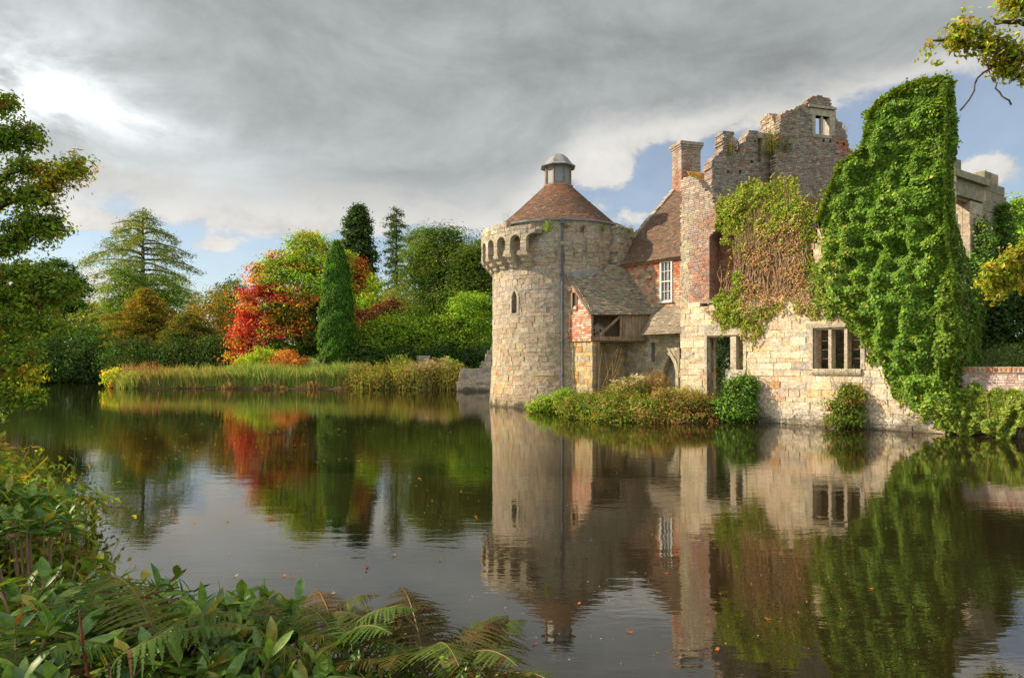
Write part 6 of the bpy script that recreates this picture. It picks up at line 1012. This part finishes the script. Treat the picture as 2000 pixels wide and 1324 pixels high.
for i, a in enumerate((('laurel at the bottom left corner of the view', 40, 1215, 2.05, .34, 26), ('laurel with dark broad leaves left of the red stem', 60, 1120, 2.6, .42, 30), ('laurel right of the bare red stem', 230, 1180, 2.3, .38, 28), ('laurel behind the ferns below the pond edge', 230, 1112, 2.85, .36, 24), ('laurel with blue grey leaves at the middle of the near bank', 400, 1165, 2.6, .36, 28), ('pointed laurel reaching farthest over the water', 470, 1150, 2.75, .26, 16), ('low laurel at the bottom edge below the ferns', 340, 1270, 2.0, .32, 22), ('laurel with large upright leaves at the bottom edge among ferns', 590, 1262, 2.1, .22, 12), ('laurel sprig at the bottom edge nearest the open water', 900, 1318, 1.95, .10, 4), ('laurel tuft on the left bank above the bracken', 70, 985, 4.2, .34, 24), ('fresh green laurel at the left edge by the water', 20, 950, 5.2, .5, 26), ('laurel leaves filling the lower bank between ferns', 480, 1290, 1.95, .26, 16), ('laurel at the foot of the left corner behind', 150, 1270, 1.9, .30, 22), ('laurel among ferns on the right half of the bank', 690, 1275, 2.05, .16, 8), ('dark laurel under the pointed laurel', 520, 1215, 2.35, .24, 14), ('laurel between the red stem and the blue grey laurel', 320, 1210, 2.25, .24, 16))):
    laurel(*a, 320+i, L0=.118 if i != 10 else .17)
for i, a in enumerate((('green bracken at the water edge beside the pointed laurel', 590, 1190, 2.5, 0, 6, gp), ('rusty bracken with one tall frond over open water', 815, 1165, 2.15, 0, 6, bp), ('golden bracken on the middle of the bank edge', 700, 1200, 2.35, 0, 7, yp), ('olive bracken at the bottom right of the bank', 850, 1250, 1.95, 0, 7, bp), ('dark bracken between the two right laurels', 650, 1210, 2.2, 0, 6, gp), ('yellow bracken along the pond edge behind the laurels', 230, 1080, 3.3, 0, 7, yp), ('golden bracken on the left bank edge', 130, 1040, 3.8, 0, 7, yp), ('bracken arching from the left bank toward the water', 320, 1110, 3.25, 0, 5, yp), ('green bracken frond rising before the left laurels', 150, 1190, 2.1, 0, 3, gp), ('green bracken by the bare red stem', 300, 1200, 2.15, 0, 3, gp), ('yellow bracken high on the left bank', 50, 950, 5.4, 0, 7, yp), ('pale bracken at the far left by the oak', 5, 900, 7.2, 0, 7, yp), ('small bracken tip at the bottom right by the water', 1000, 1300, 2.0, .34, 2, bp), ('bracken in the left corner', 60, 1250, 1.9, 0, 3, gp), ('golden bracken tangle behind the olive bracken', 760, 1230, 2.25, 0, 7, yp), ('rusty drooping bracken low over the water at the bank end', 900, 1275, 2.1, 0, 5, bp))):
    fern(*a[:6], 340+i, a[6])
for i, (px, py, Y, w, h, lb) in enumerate(((20, 915, 7.8, 1.8, .85, 'yellow green meadowsweet on the left bank nearest the oak'), (-20, 900, 9.5, 2.2, .95, 'green meadowsweet behind the left bank bracken'), (60, 960, 5.4, 1.1, .8, 'low yellow meadowsweet at the left water edge'))):
    clump('meadowsweet', lb, 'plant', px, py, Y, w, h, 160, (((.2, .2, .04), 2), ((.14, .17, .03), 1)), 360+i, group='meadowsweet on the left bank', bw=.02, ln=.2, leaf=1500, lp=(((.2, .24, .03), 2), ((.13, .2, .03), 2), ((.28, .24, .04), 1)), ls=.10, flowers=3, fcol=(.2, .11, .07))
st = Thing('bare_plant', 'bare dark red stem standing among the bottom left laurels', 'plant', P(170, 1310, 1.9)); V, f = tube([P(172, 1320, 1.9), P(162, 1260, 1.9), P(155, 1192, 1.9)], (.0045, .004, .003), 6); st.part('stem', V, f, simple('red_stem_bark', (.10, .025, .015), (.2, .06, .03), 20))
rng = RNG(370); n = 5200; x = rng.uniform(-9, 1.0, n); y = rng.uniform(.8, 11, n); d = pond_sd(x, y); k = (d > .0) & (d < 2.2) & (y > .9); x, y = x[k], y[k]; n = len(x); zz3 = ground_z(x, y); h = rng.uniform(.05, .18, n)
pos = np.stack((x, y, zz3+h*rng.random(n)), 1); V, f, c = leaf_quads(pos, rng.uniform(.05, .12, n), rng.normal(0, .6, pos.shape)+np.array((0, 0, 1.)), jitter(pick((((.08, .13, .025), 2), ((.14, .12, .03), 1.4), ((.16, .09, .04), 1)), n, rng), rng), rng, .5); V2, f2_, c2 = blades(x, y, h*1.4, np.full(n, .007), .35, jitter(pick((((.1, .14, .03), 2), ((.2, .13, .06), 1)), n, rng), rng), rng); single('bank_undergrowth', np.concatenate((V, V2)), [f, f2_+len(V)], M_LEAF, 'low tangled grass and dead leaves under the near bank plants', 'undergrowth', (0, 0, 0), np.concatenate((c, c2)), kind='stuff')
# ------------------------------------------------------------------ leaves floating on the pond
rng = RNG(380)
spots = [(145, 920), (235, 935), (240, 952), (200, 985), (235, 980), (318, 1008), (338, 1006), (345, 1018), (298, 1038), (310, 1022), (290, 1046), (330, 952), (380, 1020), (445, 1018), (447, 1083), (460, 1125), (555, 1125), (770, 1085), (717, 1107), (715, 1115), (570, 1127), (650, 1160), (715, 1192), (775, 1183), (970, 1240), (1045, 1258), (680, 770), (500, 873), (480, 850), (420, 868), (620, 905), (700, 900), (820, 935), (900, 960), (1130, 1180), (1300, 1120), (1500, 1210), (1230, 1235), (160, 775), (130, 780), (930, 1010), (860, 1095), (630, 1040), (1400, 1270), (1700, 1150), (1600, 1010), (540, 950), (590, 1005)]
for px, py in spots:
    p = pxw(px, py); L = rng.uniform(.035, .065)*(1 if py > 950 else 1.5); a = rng.uniform(0, 2*pi); n = 9; t = np.linspace(0, 2*pi, n)[:-1]; o = np.stack((np.cos(t)*L*.5, np.sin(t)*L*.27*(1+.25*np.cos(2*t)), .004+.012*np.abs(np.cos(t))), 1); R_ = np.array(((math.cos(a), -math.sin(a)), (math.sin(a), math.cos(a)))); o[:, :2] = o[:, :2]@R_.T
    V = np.concatenate((o+p, [p+np.array((0, 0, .004))])); fl_ = [(i, (i+1) % 8, 8) for i in range(8)]; single('fallen_leaf', V, np.array(fl_), M_LEAF, 'small orange brown fallen leaf floating on the pond', 'leaf', p, jitter(np.broadcast_to(np.array(((.46, .17, .05), (.42, .27, .13), (.34, .12, .05))[rng.integers(0, 3)]), V.shape), rng, .05, .02), group='fallen leaves floating on the pond')

rng = RNG(390); n = 900; px = np.concatenate((rng.normal(470, 160, 300), rng.uniform(60, 1900, 600))); py = np.concatenate((rng.normal(860, 30, 300), 780+520*rng.random(600)**1.6)); py = np.clip(py, 775, 1310); Y = CZ*F/(py-HZ); x = (px-1000)/F*Y; k = pond_sd(x, Y) < -.3; x, Y = x[k], Y[k]; n = len(x)
V, f, c = leaf_quads(np.stack((x, Y, np.full(n, .006)), 1), rng.uniform(.012, .035, n)*np.clip(Y/9, .7, 3), np.broadcast_to((0, 0, 1.), (n, 3)), jitter(pick((((.4, .36, .28), 2), ((.3, .2, .1), 1)), n, rng), rng), rng, .5); V[:, 2] = .006
single('floating_flecks', V, f, M_LEAF, 'fine drift of pale flecks and seeds lying on the pond surface', 'flecks', (0, 0, 0), c, kind='stuff')
